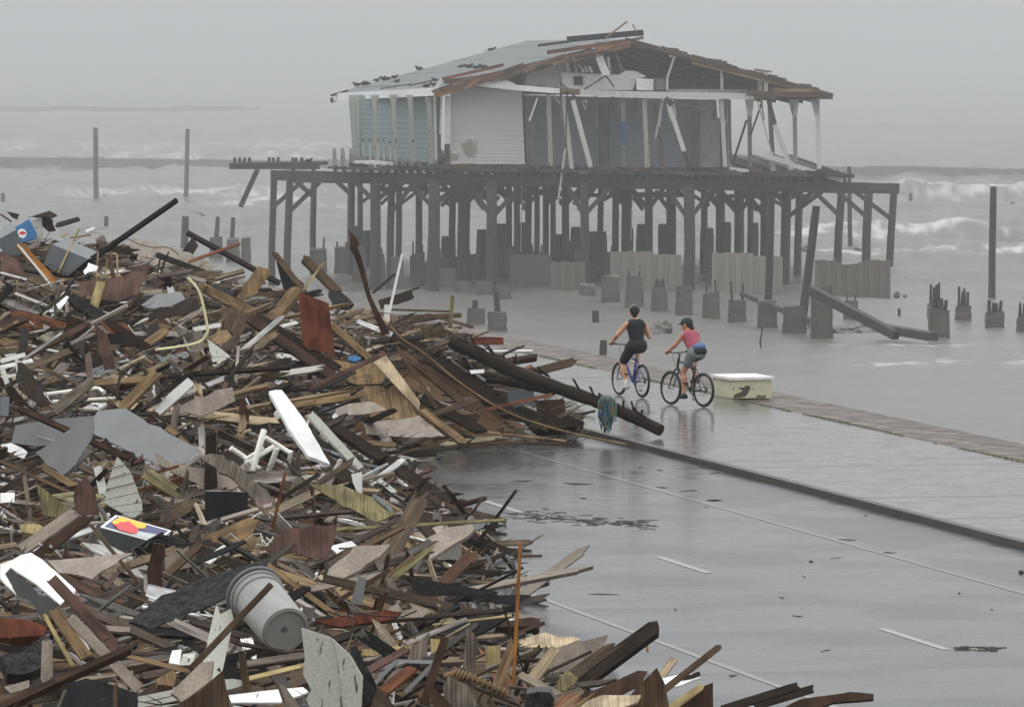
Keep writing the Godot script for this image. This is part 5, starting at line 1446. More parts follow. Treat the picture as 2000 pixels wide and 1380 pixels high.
func face_poly(pts: Array, q: Array) -> PackedVector2Array:
	var out := PackedVector2Array()
	for i in range(0, pts.size(), 2): out.append(Vector2(pts[i], pts[i + 1]))
	return out
func logo_box():
	var lw := fp("Y", 1250, 780)
	var d := heap_d(fp("Y", 700, 940)) - 1.5
	var s := d / F * .1015
	var a := fp("Y", 262, 490)
	var o := W(a.x, a.y, d)                       # near left top corner
	# the lid's long edge falls to the right, its short edge climbs away
	var ex := W(fp("Y", 1320, 785).x, fp("Y", 1320, 785).y, d) - o
	var ez := W(fp("Y", 545, 270).x, fp("Y", 545, 270).y, d + .34) - o
	var t := thing("drinks_cooler", "dark drinks cooler box with a yellow, red and navy printed lid", "cooler box", o - Vector3(0, .4, 0))
	var b := Builder.new()
	var down := Vector3(-.06, -380 * s, -.05)
	b.prism(PackedVector2Array([Vector2(0, 0), Vector2(1, 0), Vector2(1.0, 1), Vector2(0, 1)]), o, ex, ez, down, Vector2.ZERO, Vector2(1, .5))
	part(b, "body", "slate", t)
	var up := ez.cross(ex).normalized()
	if up.y < 0: up = -up
	var lid := [["lid", "logo_white", [-.01, -.02, 1.01, -.02, 1.01, 1.02, -.01, 1.02], .012], ["navy_print", "logo_navy", [.04, .06, .97, .06, .97, .94, .04, .94], .016],
		["silver_print", "logo_silver", [.52, .06, .97, .06, .97, .5, .55, .34], .02], ["yellow_print", "logo_yellow", [.06, .44, .1, .95, .58, .95, .62, .62, .4, .36, .2, .3], .024],
		["red_print", "logo_red", [.14, .3, .2, .5, .16, .62, .22, .58, .27, .74, .32, .78, .36, .68, .46, .6, .56, .42, .6, .2, .55, .06, .3, .06, .22, .2], .028]]
	var lidn: Node3D = t
	for k in lid:
		b = Builder.new()
		b.prism(face_poly(k[2], []), o + up * k[3], ex, ez, -up * (.014 if k[0] == "lid" else .006), Vector2.ZERO, Vector2(1, .5))
		var pn := part(b, k[0], k[1], lidn)
		if k[0] == "lid": lidn = pn
	# printed end panel
	b = Builder.new()
	b.prism(face_poly([.02, .03, .98, .03, .98, .6, .02, .6], []), o + ex * 1.003, ez, down, ex.normalized() * .006)
	part(b, "end_print", "logo_silver", t)
	remember(PackedVector2Array([fp("Y", 245, 490), fp("Y", 560, 275), fp("Y", 1560, 560), fp("Y", 1250, 800), fp("Y", 1060, 950), fp("Y", 190, 870)]), d)
func utility_pole():
	var t := thing("utility_pole", "thick dark utility pole fallen across the kerb, its end on the promenade", "utility pole", G(1285, 850, .09))
	var e := G(1290, 840, .22)
	var p := fp("G", 790, 640)
	var d1: float = -e.z + 3.2
	var a := W(p.x, p.y, d1)
	var s := -e.z / F * .36
	var pts := []
	var rr := []
	for i in 41:
		var k := i / 40.0
		pts.append(e.lerp(a, k) + Vector3(0, .04 * sin(k * 7.0), 0))
		rr.append(35 * s * lerpf(.92, 1.12, k) * (1.0 + .2 * noise.get_noise_1d(i * 21.0)))
	var b := Builder.new()
	b.tube(pts, rr, 14)
	part(b, "shaft", "bark", t)
	for i in 30:
		b = Builder.new()
		var k := rng.randf_range(.05, .95)
		var c := e.lerp(a, k) + Vector3(0, 40 * s, .1)
		b.bar(c, c + Vector3(rng.randf_range(-.25, .05), rng.randf_range(.05, .2), rng.randf_range(-.1, .1)), .035, .03)
		part(b, "splinter", "dark", t)
	# the older trunk beneath it
	b = Builder.new()
	var c0 := fp("G", 1345, 900)
	var c1 := fp("G", 470, 590)
	b.tube([W(c0.x, c0.y, d1 + .2), W(lerpf(c0.x, c1.x, .5), lerpf(c0.y, c1.y, .42) + 12, d1 + .6), W(c1.x, c1.y, d1 + 1)], [26 * s, 30 * s, 34 * s], 12)
	single(b, "fallen_log", "bark", "dark rough log lying under the utility pole", "log")
	remember(PackedVector2Array([fp("G", 790, 600), fp("G", 1940, 1090), fp("G", 1900, 1145), fp("G", 790, 720)]), -e.z)
	# rope tangle over the pole
	var rc := fp("G", 1630, 1000)
	var at := W(rc.x, rc.y, -e.z - .25)
	var ro := thing("rope_tangle", "tangle of blue and yellow rope draped over the utility pole", "rope", at)
	for i in 66:
		b = Builder.new()
		var x := clampf(rng.randfn() * .5, -1, 1)
		var w := .15
		var top := at + Vector3(x * w * .55, .2 + .05 * sqrt(maxf(0, 1 - x * x)), -.1)
		var l := rng.randf_range(.3, .64) * (1.0 - .25 * x * x)
		var mid := at + Vector3(x * w * rng.randf_range(.4, 1.5), rng.randf_range(-.08, .06), .08 + rng.randf() * .06)
		var low := at + Vector3(x * w * rng.randf_range(.6, 1.15), .2 - l, .05 + rng.randf() * .08)
		b.tube([top + Vector3(0, -.12, -.25), top, mid + Vector3(0, .12, 0), mid.lerp(low, .6) + Vector3(rng.randf_range(-.05, .05), 0, .02), low], .011, 5)
		part(b, "strand", ["rope_blue", "rope_teal", "rope_blue", "rope_yellow"][i % 4], ro)
	remember(PackedVector2Array([fp("G", 1560, 950), fp("G", 1690, 950), fp("G", 1700, 1165), fp("G", 1560, 1165)]), -e.z - .4)
func wicker():
	var d := heap_d(fp("L", 1200, 930)) - 2.2
	var t := thing("wicker_chair", "tan wicker chair arm with wound cane at the heap's front", "wicker chair", W(980, 1370, d))
	var s := d / F * .35
	var path := []
	for k in [[885, 800, .1], [930, 785, .05], [1000, 800, 0], [1100, 840, 0], [1200, 890, .1], [1250, 940, .2]]:
		var q := fp("L", k[0], k[1])
		path.append(W(q.x, q.y, d + k[2]))
	var b := Builder.new()
	b.tube(path, 17 * s, 10)
	part(b, "arm", "tan", t)
	for i in 14:
		var k := .15 + i * .055
		var f := k * (path.size() - 1)
		var c: Vector3 = path[int(f)].lerp(path[int(f) + 1], f - int(f))
		b = Builder.new()
		b.ring(c, Vector3(.5, .85, .1).normalized(), Vector3(0, -.1, 1).normalized(), 24 * s, 7 * s, 14, 6)
		part(b, "cane_winding", "tan", t)
	for k in [[1010, 850, 1360, 985, 20], [1240, 860, 1580, 900, 18], [1100, 880, 1040, 985, 16], [1010, 840, 1000, 800, 20], [1150, 900, 1100, 990, 14]]:
		var p := fp("L", k[0], k[1])
		var q := fp("L", k[2], k[3])
		b = Builder.new()
		b.tube([W(p.x, p.y, d + .05), W(q.x, q.y, d + .1)], k[4] * s / 2, 8)
		part(b, "rail", "brown", t)
	remember(PackedVector2Array([fp("L", 880, 780), fp("L", 1000, 780), fp("L", 1260, 890), fp("L", 1250, 960), fp("L", 1000, 860)]), d)

func blocked(p: Vector3) -> bool:
	var q := to_px(p)
	for t in traced:
		if -p.z < t[2] + .3 and (t[0] as Rect2).has_point(q) and Geometry2D.is_point_in_polygon(q, t[1]): return true
	return false
const TONES := [[.022, .017, .013], [.04, .029, .02], [.075, .052, .034], [.115, .082, .053], [.18, .13, .082], [.27, .2, .125], [.38, .31, .22], [.14, .125, .112], [.27, .24, .22], [.36, .315, .29], [.6, .6, .58], [.78, .78, .76], [.085, .042, .028], [.15, .075, .045], [.016, .016, .017], [.22, .24, .25], [.26, .235, .14], [.1, .074, .06]]
const ODDS := [20, 20, 16, 12, 9, 6, 4, 7, 7, 8, 3, 4, 3, 2, 9, 2, 1, 8]
func pick_tone() -> int:
	var n := 0
	for k in ODDS: n += k
	var r := rng.randi_range(0, n - 1)
	for i in ODDS.size():
		r -= ODDS[i]
		if r < 0: return i
	return 0
func random_place(near_edge: float) -> Vector3:
	for tries in 40:
		var d := sqrt(lerpf(60.0 * 60.0, 152.0 * 152.0, rng.randf())) if rng.randf() < .65 else rng.randf_range(104, 150)
		var x := rng.randf_range(-.0745 * d - .6, curve(d, RIM) - near_edge)
		var h := heap(x, d)
		if h > .02 and x > -.076 * d - .6: return Vector3(x, h, -d)
	return Vector3(-2, .5, -90)
func random_pose(at: Vector3, l: float, w: float) -> Array:
	# lies roughly on the slope, some pieces stick up
	var yaw := rng.randf_range(-PI, PI)
	if rng.randf() < .55: yaw = rng.randf_range(-.75, .75) + (0.0 if rng.randf() < .5 else PI)
	var lay := noise.get_noise_2d(at.x * 5.0 + 40, at.z * 2.2)     # neighbours tend to lie the same way
	yaw = lerp_angle(yaw, 1.5 * lay + (0.0 if (lay > 0) == (rng.randf() < .7) else PI), .45)
	var steep := clampf(absf(rng.randfn()) * .3 + .9 * absf(lay) * rng.randf() * rng.randf_range(-.3, 1.0), -.3, 1.1) * (1.0 - .5 * sstep(120, 138, -at.z))
	var ay := Vector3(cos(yaw) * cos(steep), sin(steep), -sin(yaw) * cos(steep))
	var n := Vector3(rng.randf_range(-.9, .9), rng.randf_range(.2, 1.0), rng.randf_range(-.2, 1.0))
	n = (n - ay * n.dot(ay)).normalized()
	return [at + Vector3(0, rng.randf_range(-.3, .06) + absf(ay.y) * l * .12, 0) - ay * l / 2, ay, n]
func make_heap():
	# the body of the heap: soaked dirt and pulp, seen only in the gaps
	var b := Builder.new()
	var grid := []
	var d := 56.0
	while d < 172.0:
		var row := []
		for j in 61:
			var x := lerpf(-.0745 * d - 4.0, curve(d, RIM) + .4, j / 60.0)
			row.append(Vector3(x, heap(x, d) - .42, -d))
		grid.append(row)
		d += .9
	for i in grid.size() - 1:
		for j in 60:
			if maxf(grid[i][j].y, grid[i + 1][j + 1].y) > -.35: b.quad(grid[i][j], grid[i][j + 1], grid[i + 1][j + 1], grid[i + 1][j], Vector3.UP)
	single(b, "debris_mound", "mound", "dark soaked mass of dirt and pulp under the storm debris", "mound", "", "stuff")
	# loose boards one can pick out
	var mats := ["dark", "umber", "brown", "brown", "tan", "tan", "pale", "grey", "mauve", "mauve", "mauve", "white", "offwhite", "clean", "tan", "rust", "charcoal", "umber", "brown", "tan"]
	var word := {"dark": "dark wet", "umber": "deep brown", "brown": "mid brown", "tan": "tan", "pale": "pale yellowish", "grey": "weathered grey", "mauve": "pinkish grey", "white": "white painted", "offwhite": "dirty white", "clean": "bright white", "red": "reddish", "rust": "rusty brown", "charcoal": "charcoal", "olive": "yellow green"}
	var meshes := {}
	var made := 0
	while made < 290:
		var at := random_place(.2)
		var m: String = mats[rng.randi_range(0, mats.size() - 1)]
		var l := rng.randf_range(1.1, 3.4)
		var w := rng.randf_range(.09, .24)
		if rng.randf() < .2:
			l = rng.randf_range(.6, 1.4)
			w = rng.randf_range(.3, .7)
		var ps := random_pose(at, l, w)
		var c: Vector3 = ps[0] + ps[1] * l / 2
		if m in ["white", "offwhite", "clean"] and c.x > curve(-c.z, RIM) - 2.2: continue
		if c.x > -2.2 and -c.z > 126 and -c.z < 141 and rng.randf() < .65: continue
		var sd: Vector3 = ps[1].cross(ps[2]).normalized() * w * .5
		var hit := false
		for f in [.05, .35, .65, .95]:
			for g in [-1.0, 1.0]:
				if blocked(ps[0] + ps[1] * l * f + sd * g): hit = true
		if hit or (blocked(c) or blocked(ps[0] + ps[1] * l * .08) or blocked(ps[0] + ps[1] * l * .92) or blocked(ps[0] + ps[1] * l * .3) or blocked(ps[0] + ps[1] * l * .7)): continue
		var variant := "%s%d" % [m, rng.randi_range(0, 3)]
		if not meshes.has(variant):
			b = Builder.new()
			b.prism(jagged(.18, 1.5, 1.7), Vector3(0, -.75, 0), Vector3.RIGHT, Vector3.UP, Vector3(0, 0, -.04), Vector2(rng.randf(), rng.randf()))
			meshes[variant] = b.mesh(M[m])
		var o := MeshInstance3D.new()
		o.name = numbered("loose_board")
		o.mesh = meshes[variant]
		add_child(o)
		var ax: Vector3 = ps[1].cross(ps[2]).normalized()
		o.transform = Transform3D(Basis(ax * w / .18, ps[1] * l / 1.5, ps[2] * rng.randf_range(.6, 1.6)), c)
		tag(o, "%s broken board lying loose in the storm debris heap" % word[m], "board", "loose %s boards in the heap" % word[m])
		made += 1
	# wires and cords strewn over the heap
	for i in 14:
		b = Builder.new()
		var at := random_place(1.5)
		var yaw := rng.randf_range(0, TAU)
		var pts := []
		for j in 14:
			pts.append(Vector3(at.x, heap(at.x, -at.z) + .18 + .22 * absf(noise.get_noise_2d(j * 30.0, i * 70.0)) + .1 * rng.randf(), at.z))
			yaw += rng.randf_range(-.7, .7)
			at += Vector3(cos(yaw) * .17, 0, sin(yaw) * .17)
		b.tube(pts, .009, 5)
		single(b, "loose_wire", "black" if i % 3 else "offwhite", "black wire trailing over the debris boards" if i % 3 else "white wire trailing over the debris boards", "wire", "black wires in the heap" if i % 3 else "white wires in the heap")
	# everything smaller, which nobody could count
	b = Builder.new()
	var n := 0
	while n < 6000:
		var at := random_place(-.1)
		var l := rng.randf_range(.3, 2.0)
		var w := rng.randf_range(.04, .16)
		var kind := rng.randf()
		if kind < .3:
			l = rng.randf_range(.3, 1.6)
			w = rng.randf_range(.015, .045)
		elif kind > .93:
			l = rng.randf_range(.3, .8)
			w = rng.randf_range(.2, .4)
		n += 1
		var ps := random_pose(at, l, w)
		if at.x > -2.2 and -at.z > 126 and -at.z < 141 and rng.randf() < .4: continue
		if rng.randf() < .99 and (blocked(ps[0] + ps[1] * l * .25) or blocked(ps[0] + ps[1] * l * .75) or blocked(ps[0] + ps[1] * l / 2) or blocked(ps[0]) or blocked(ps[0] + ps[1] * l)): continue
		var tn = TONES[pick_tone()]
		var k := rng.randf_range(.75, 1.3)
		b.col = Color(tn[0] * k * 1.35, tn[1] * k * 1.35, tn[2] * k * 1.35)
		b.prism(jagged(w, l, 1.5 if w > .05 else .1), ps[0], ps[1].cross(ps[2]).normalized(), ps[1], -ps[2] * rng.randf_range(.012, .045), Vector2(rng.randf() * 7, rng.randf() * 7))
	var o2 := MeshInstance3D.new()
	o2.name = "splintered_wood"
	o2.mesh = b.mesh(M["heapwood"], Vector3.ZERO, true)
	add_child(o2)
	tag(o2, "uncounted splinters, laths and wood scraps of the storm debris heap", "wood scraps", "", "stuff")
	# straw, roots and fibres caught in the heap
	b = Builder.new()
	for i in 5200:
		var at := random_place(-.3)
		if i % 9 == 0:
			at = Vector3(rng.randf_range(-1.8, 1.3), 0, -rng.randf_range(127, 141))
			at.y = heap(at.x, -at.z) + .12 * rng.randf()
		if blocked(at) and rng.randf() < .9: continue
		var l := rng.randf_range(.08, .5)
		var yaw := rng.randf_range(-PI, PI)
		var dirn := Vector3(cos(yaw), rng.randf_range(-.1, .6), sin(yaw)).normalized() * l
		var k := rng.randf()
		b.col = Color(.05, .04, .03).lerp(Color(.2, .16, .09), k * k)
		var sd := dirn.cross(Vector3(.3, .2, 1)).normalized() * rng.randf_range(.006, .014)
		var up := Vector3(0, rng.randf() * .15, 0)
		b.tri(at + up - sd, at + up + sd, at + up + dirn, Vector2.ZERO, Vector2(.1, 0), Vector2(0, .1))
		b.tri(at + up - Vector3(0, sd.length(), 0), at + up + Vector3(0, sd.length(), 0), at + up + dirn, Vector2.ZERO, Vector2(.1, 0), Vector2(0, .1))
	o2 = MeshInstance3D.new()
	o2.name = "straw_and_roots"
	o2.mesh = b.mesh(M["colored"], Vector3.ZERO, true)
	add_child(o2)
	tag(o2, "straw, roots and fibres matted through the debris heap", "straw", "", "stuff")
	# bits washed onto the road
	for k in [[1000, 916, 26, 3], [1020, 940, 40, 4], [1130, 944, 54, 4], [1140, 973, 14, 3], [1066, 993, 14, 3], [1395, 976, 30, 5], [1345, 959, 36, 3], [1293, 951, 22, 3], [1655, 1054, 34, 3], [1738, 1080, 28, 3], [1633, 1089, 24, 2], [1585, 1097, 9, 6], [1571, 1126, 6, 3], [1529, 1167, 14, 3], [1558, 1203, 22, 3], [1613, 1271, 20, 3], [1874, 1158, 5, 5], [1996, 1120, 9, 14], [1398, 924, 24, 3], [1289, 919, 12, 3], [1250, 913, 8, 3], [1180, 1160, 60, 3], [1020, 1098, 22, 3], [1100, 872, 50, 3], [1240, 806, 80, 3], [1432, 1319, 18, 5], [1380, 990, 8, 2], [1690, 1006, 8, 3], [1938, 1190, 5, 3], [1320, 1190, 4, 4]]:
		var p := G(k[0] - k[2] / 2.0, k[1])
		var q := G(k[0] + k[2] / 2.0, k[1] + rng.randf_range(-1, 1) * minf(1.0, k[2] / 20.0))
		var on: float = .16 if k[1] < 850 else 0.0
		if on > 0:
			p = G(k[0] - k[2] / 2.0, k[1], .09)
			q = G(k[0] + k[2] / 2.0, k[1], .09)
		b = Builder.new()
		var hgt: float = k[3] * -p.z / F * .55
		var mid := p.lerp(q, rng.randf_range(.3, .7)) + Vector3(0, 0, rng.randf_range(-.12, .12))
		b.tube([p + Vector3(0, hgt * .3, rng.randf_range(-.15, .15)), mid + Vector3(0, hgt * .45, 0), q + Vector3(0, hgt * .25, rng.randf_range(-.15, .15))], [hgt * .25, hgt * .5, hgt * .2], 5)
		var tanw: bool = k[0] == 1432
		single(b, "wood_scrap", "tan" if tanw else "twig", "small tan wood chip lying on the wet road near the yellow line" if tanw else "small dark scrap of wood washed onto the wet road", "wood scrap", "" if tanw else "dark wood scraps on the road")
	b = Builder.new()
	for i in 400:
		if i % 2 and i < 360: continue
		var t := rng.randf()
		var p := G(lerpf(985, 1260, t) + rng.randf_range(-20, 20), lerpf(1003, 1026, t) + rng.randfn() * 5.0)
		if i > 300: p = G(lerpf(1850, 1960, t), 1267 + rng.randfn() * 3.0)
		if i > 360: p = G(lerpf(800, 1150, t), lerpf(905, 885, t) + rng.randfn() * 9.0)
		var yaw := rng.randf_range(-.5, .5)
		b.bar(p + Vector3(0, .004, 0), p + Vector3(cos(yaw), .03, sin(yaw)) * rng.randf_range(.02, .2), .012, .006)
	single(b, "road_litter", "twig", "line of fine washed up litter on the wet road", "litter", "", "stuff")

# ---------------------------------------------------------------- cyclists
func body_mesh(bones: Array, cell: float, k: float, m: String) -> ArrayMesh:
	var lo := Vector3(1e9, 1e9, 1e9)
	var hi := -lo
	for b in bones:
		var r: float = maxf(b[2], b[3]) + cell * 4
		lo = lo.min(b[0] - Vector3.ONE * r).min(b[1] - Vector3.ONE * r)
		hi = hi.max(b[0] + Vector3.ONE * r).max(b[1] + Vector3.ONE * r)
	var nx := int((hi.x - lo.x) / cell) + 2
	var ny := int((hi.y - lo.y) / cell) + 2
	var nz := int((hi.z - lo.z) / cell) + 2
	var f := PackedFloat32Array()
	f.resize(nx * ny * nz)
	f.fill(1.0)
	for b in bones:
		var a: Vector3 = b[0]
		var e: Vector3 = b[1]
		var ra: float = b[2]
		var rb: float = b[3]
		var sq: Vector3 = b[4] if b.size() > 4 else Vector3.ONE   # flattening across axes
		var r := maxf(ra, rb) + maxf(k, cell * 3) + cell
		var i0 := ((a.min(e) - Vector3.ONE * r - lo) / cell).floor()
		var i1 := ((a.max(e) + Vector3.ONE * r - lo) / cell).ceil()
		var ab := (e - a) * sq
		var l2 := maxf(ab.length_squared(), 1e-9)
		for iz in range(maxi(0, int(i0.z)), mini(nz, int(i1.z) + 1)):
			for iy in range(maxi(0, int(i0.y)), mini(ny, int(i1.y) + 1)):
				for ix in range(maxi(0, int(i0.x)), mini(nx, int(i1.x) + 1)):
					var p := (lo + Vector3(ix, iy, iz) * cell - a) * sq
					var t := clampf(p.dot(ab) / l2, 0, 1)
					var d := (p - ab * t).length() - lerpf(ra, rb, t)
					var at := (iz * ny + iy) * nx + ix
					var o := f[at]
					var h := clampf(.5 + .5 * (o - d) / k, 0, 1)
					f[at] = lerpf(o, d, h) - k * h * (1 - h)
	var vid := {}
	var pos := PackedVector3Array()
	var nor := PackedVector3Array()
	var idx := PackedInt32Array()
	var ofs := [0, 1, nx, nx + 1, nx * ny, nx * ny + 1, nx * ny + nx, nx * ny + nx + 1]
	var edges := [[0, 1], [2, 3], [4, 5], [6, 7], [0, 2], [1, 3], [4, 6], [5, 7], [0, 4], [1, 5], [2, 6], [3, 7]]
	for iz in nz - 1:
		for iy in ny - 1:
			for ix in nx - 1:
				var base := (iz * ny + iy) * nx + ix
				var neg := 0
				for c in 8:
					if f[base + ofs[c]] < 0: neg += 1
				if neg == 0 or neg == 8: continue
				var s := Vector3.ZERO
				var cnt := 0
				for e in edges:
					var fa := f[base + ofs[e[0]]]
					var fb := f[base + ofs[e[1]]]
					if (fa < 0) != (fb < 0):
						var t := fa / (fa - fb)
						var pa := Vector3(e[0] & 1, (e[0] >> 1) & 1, e[0] >> 2)
						var pb := Vector3(e[1] & 1, (e[1] >> 1) & 1, e[1] >> 2)
						s += pa.lerp(pb, t)
						cnt += 1
				vid[base] = pos.size()
				pos.append(lo + (Vector3(ix, iy, iz) + s / cnt) * cell)
				var g := Vector3.ZERO
				for c in 8:
					var v := f[base + ofs[c]]
					g += Vector3(v if c & 1 else -v, v if (c >> 1) & 1 else -v, v if c >> 2 else -v)
				nor.append(g.normalized())
	for iz in range(1, nz - 1):
		for iy in range(1, ny - 1):
			for ix in range(1, nx - 1):
				var base := (iz * ny + iy) * nx + ix
				var s0 := f[base] < 0
				var st := [1, nx, nx * ny]
				for ax in 3:
					if s0 != (f[base + st[ax]] < 0):
						var u: int = st[(ax + 1) % 3]
						var v: int = st[(ax + 2) % 3]
						var q := [base, base - u, base - u - v, base - v]
						if not (vid.has(q[0]) and vid.has(q[1]) and vid.has(q[2]) and vid.has(q[3])): continue
						var w := [vid[q[0]], vid[q[1]], vid[q[2]], vid[q[3]]]
						if s0: idx.append_array([w[0], w[2], w[1], w[0], w[3], w[2]])
						else: idx.append_array([w[0], w[1], w[2], w[0], w[2], w[3]])
	var am := ArrayMesh.new()
	var ar := []
	ar.resize(Mesh.ARRAY_MAX)
	ar[Mesh.ARRAY_VERTEX] = pos
	ar[Mesh.ARRAY_NORMAL] = nor
	ar[Mesh.ARRAY_INDEX] = idx
	am.add_surface_from_arrays(Mesh.PRIMITIVE_TRIANGLES, ar)
	am.surface_set_material(0, M[m])
	return am
func put(parent: Node3D, called: String, mesh: Mesh) -> MeshInstance3D:
	var o := MeshInstance3D.new()
	o.name = called
	o.mesh = mesh
	parent.add_child(o, true)
	return o
func bp(parent: Node3D, called: String, b: Builder, m: String) -> MeshInstance3D:
	return put(parent, called, b.mesh(M[m]))
func make_bike(at: Vector3, heading: float, paint: String, label: String, crank: float, fork_rigid: bool) -> Node3D:
	var t := thing("bicycle", label, "bicycle", at)
	t.basis = Basis(Vector3(-sin(heading), 0, -cos(heading)), Vector3.UP, Vector3(cos(heading), 0, -sin(heading)))
	var R := .335
	var ra := Vector3(0, R, 0)
	var fa := Vector3(1.06, R, 0)
	var bb := Vector3(.43, .29, 0)
	var st := Vector3(.27, .78, 0)
	var ht := Vector3(.8, .9, 0)
	var hb := Vector3(.845, .76, 0)
	for c in [ra, fa]:
		var b := Builder.new()
		b.ring(c, Vector3.RIGHT, Vector3.UP, R - .025, .027, 40, 8)
		var w := bp(t, "wheel", b, "tyre")
		b = Builder.new()
		b.ring(c, Vector3.RIGHT, Vector3.UP, R - .06, .012, 40, 6)
		bp(w, "rim", b, "metal")
		b = Builder.new()
		b.tube([c + Vector3(0, 0, -.05), c + Vector3(0, 0, .05)], .022, 10)
		bp(w, "hub", b, "metal")
		for i in 16:
			b = Builder.new()
			var an := TAU * i / 16.0
			b.tube([c + Vector3(cos(an + .2) * .02, sin(an + .2) * .02, .03 * (1 if i % 2 else -1)), c + Vector3(cos(an), sin(an), 0) * (R - .06)], .0022, 4, false)
			bp(w, "spoke", b, "metal")
	var b := Builder.new()
	b.tube([bb, st], .019, 10)
	b.tube([st + Vector3(.02, -.05, 0), ht + Vector3(0, -.03, 0)], .02, 10)
	b.tube([bb, hb], .023, 10)
	b.tube([ht + Vector3(-.004, .02, 0), hb + Vector3(.006, -.02, 0)], .024, 10)
	for s in [-1, 1]:
		b.tube([bb + Vector3(-.05, 0, .035 * s), ra + Vector3(0, 0, .06 * s)], .012, 8)
		b.tube([st + Vector3(0, -.04, .02 * s), ra + Vector3(0, 0, .06 * s)], .01, 8)
	bp(t, "frame", b, paint)
	b = Builder.new()
	for s in [-1, 1]: b.tube([hb + Vector3(.01, -.06, .055 * s), hb.lerp(fa, .55) + Vector3(0, 0, .055 * s), fa + Vector3(0, 0, .055 * s)], [.017, .016, .012], 8)
	b.tube([hb + Vector3(.01, -.06, -.06), hb + Vector3(.01, -.06, .06)], .018, 8)
	bp(t, "fork", b, "bike_dark" if fork_rigid else "metal")
	b = Builder.new()
	b.tube([ht, ht + Vector3(-.03, .1, 0)], .016, 8)
	b.tube([ht + Vector3(-.03, .1, 0), ht + Vector3(.05, .13, 0)], .018, 8)
	b.tube([ht + Vector3(-.02, .16, -.31), ht + Vector3(.03, .14, -.18), ht + Vector3(.05, .13, 0), ht + Vector3(.03, .14, .18), ht + Vector3(-.02, .16, .31)], .013, 8)
	var hbar_ := bp(t, "handlebar", b, "bike_dark")
	for s in [-1, 1]:
		b = Builder.new()
		b.tube([ht + Vector3(-.02, .16, .31 * s), ht + Vector3(.0, .152, .2 * s)], .017, 8)
		b.tube([ht + Vector3(.03, .145, .2 * s), ht + Vector3(.07, .12, .27 * s)], .007, 6)
		bp(hbar_, "grip", b, "tyre")
		b = Builder.new()
		b.tube([ht + Vector3(.05, .12, .1 * s), ht + Vector3(.13, .05, .06 * s), ht + Vector3(.1, -.12, .02 * s), ht + Vector3(.04, -.2, 0)], .004, 5)
		bp(hbar_, "cable", b, "tyre")
	b = Builder.new()
	b.tube([st, st + Vector3(-.045, .13, 0)], .014, 8)
	bp(t, "seat_post", b, "metal")
	b = Builder.new()
	b.blob(st + Vector3(-.06, .16, 0), Vector3(.12, .035, .08), .1, 8, 6)
	b.blob(st + Vector3(.05, .165, 0), Vector3(.1, .025, .03), .1, 9, 6)
	bp(t, "saddle", b, "tyre")
	b = Builder.new()
	b.ring(bb + Vector3(0, 0, .055), Vector3.RIGHT, Vector3.UP, .085, .006, 24, 6)
	b.ring(bb + Vector3(0, 0, .055), Vector3.RIGHT, Vector3.UP, .05, .008, 20, 6)
	b.tube([bb + Vector3(0, .085, .055), ra + Vector3(0, .045, .055)], .004, 5)
	b.tube([bb + Vector3(0, -.085, .055), ra + Vector3(0, -.1, .055), ra + Vector3(0, -.04, .055)], .004, 5)
	b.ring(ra + Vector3(0, 0, .055), Vector3.RIGHT, Vector3.UP, .04, .014, 18, 6)
	bp(t, "drivetrain", b, "tyre")
	for s in [-1, 1]:
		b = Builder.new()
		var dirn: Vector3 = Vector3(cos(crank), sin(crank), 0) * (.17 * -s)
		var pd: Vector3 = bb + dirn + Vector3(0, 0, .1 * s)
		b.tube([bb + Vector3(0, 0, .07 * s), bb + dirn + Vector3(0, 0, .08 * s)], .011, 6)
		var cr := bp(t, "crank", b, "metal")
		b = Builder.new()
		b.box(pd + Vector3(0, 0, .045 * s), Vector3(.09, .022, .085))
		bp(cr, "pedal", b, "tyre")
	return t
func finger_bones(wrist: Vector3, along: Vector3, palm_n: Vector3, side: float, curl: float) -> Array:
	# palm, four fingers that curl round a bar, and a thumb off the side of the palm
	var across := along.cross(palm_n).normalized() * side
	var out := [[wrist, wrist + along * .05, .026, .03, Vector3.ONE], [wrist + along * .03 + across * .018, wrist + along * .075 + across * .024, .018, .015, Vector3.ONE], [wrist + along * .03 - across * .018, wrist + along * .072 - across * .024, .018, .014, Vector3.ONE]]
	var ln := [.062, .072, .067, .052]
	for i in 4:
		var r := wrist + along * .078 + across * (.03 - .02 * i)
		var l: float = ln[i] / 2
		var d1 := (along * cos(curl * .7) - palm_n * sin(curl * .7))
		var d2 := (along * cos(curl * 1.8) - palm_n * sin(curl * 1.8))
		out.append([r, r + d1 * l, .0098, .009, Vector3.ONE])
		out.append([r + d1 * l, r + d1 * l + d2 * l, .009, .0078, Vector3.ONE])
	var tb := wrist + along * .025 + across * .028
	var td := (across * .75 + along * .6 - palm_n * .35).normalized()
	out.append([tb, tb + td * .035, .013, .011, Vector3.ONE])
	out.append([tb + td * .035, tb + td * .035 + (along * .8 - palm_n * .5).normalized() * .03, .011, .009, Vector3.ONE])
	return out
func swell(b: Array, r: float, sh := Vector3.ZERO) -> Array:
	return [b[0] + sh, b[1] + sh, b[2] + r, b[3] + r, b[4] if b.size() > 4 else Vector3.ONE]
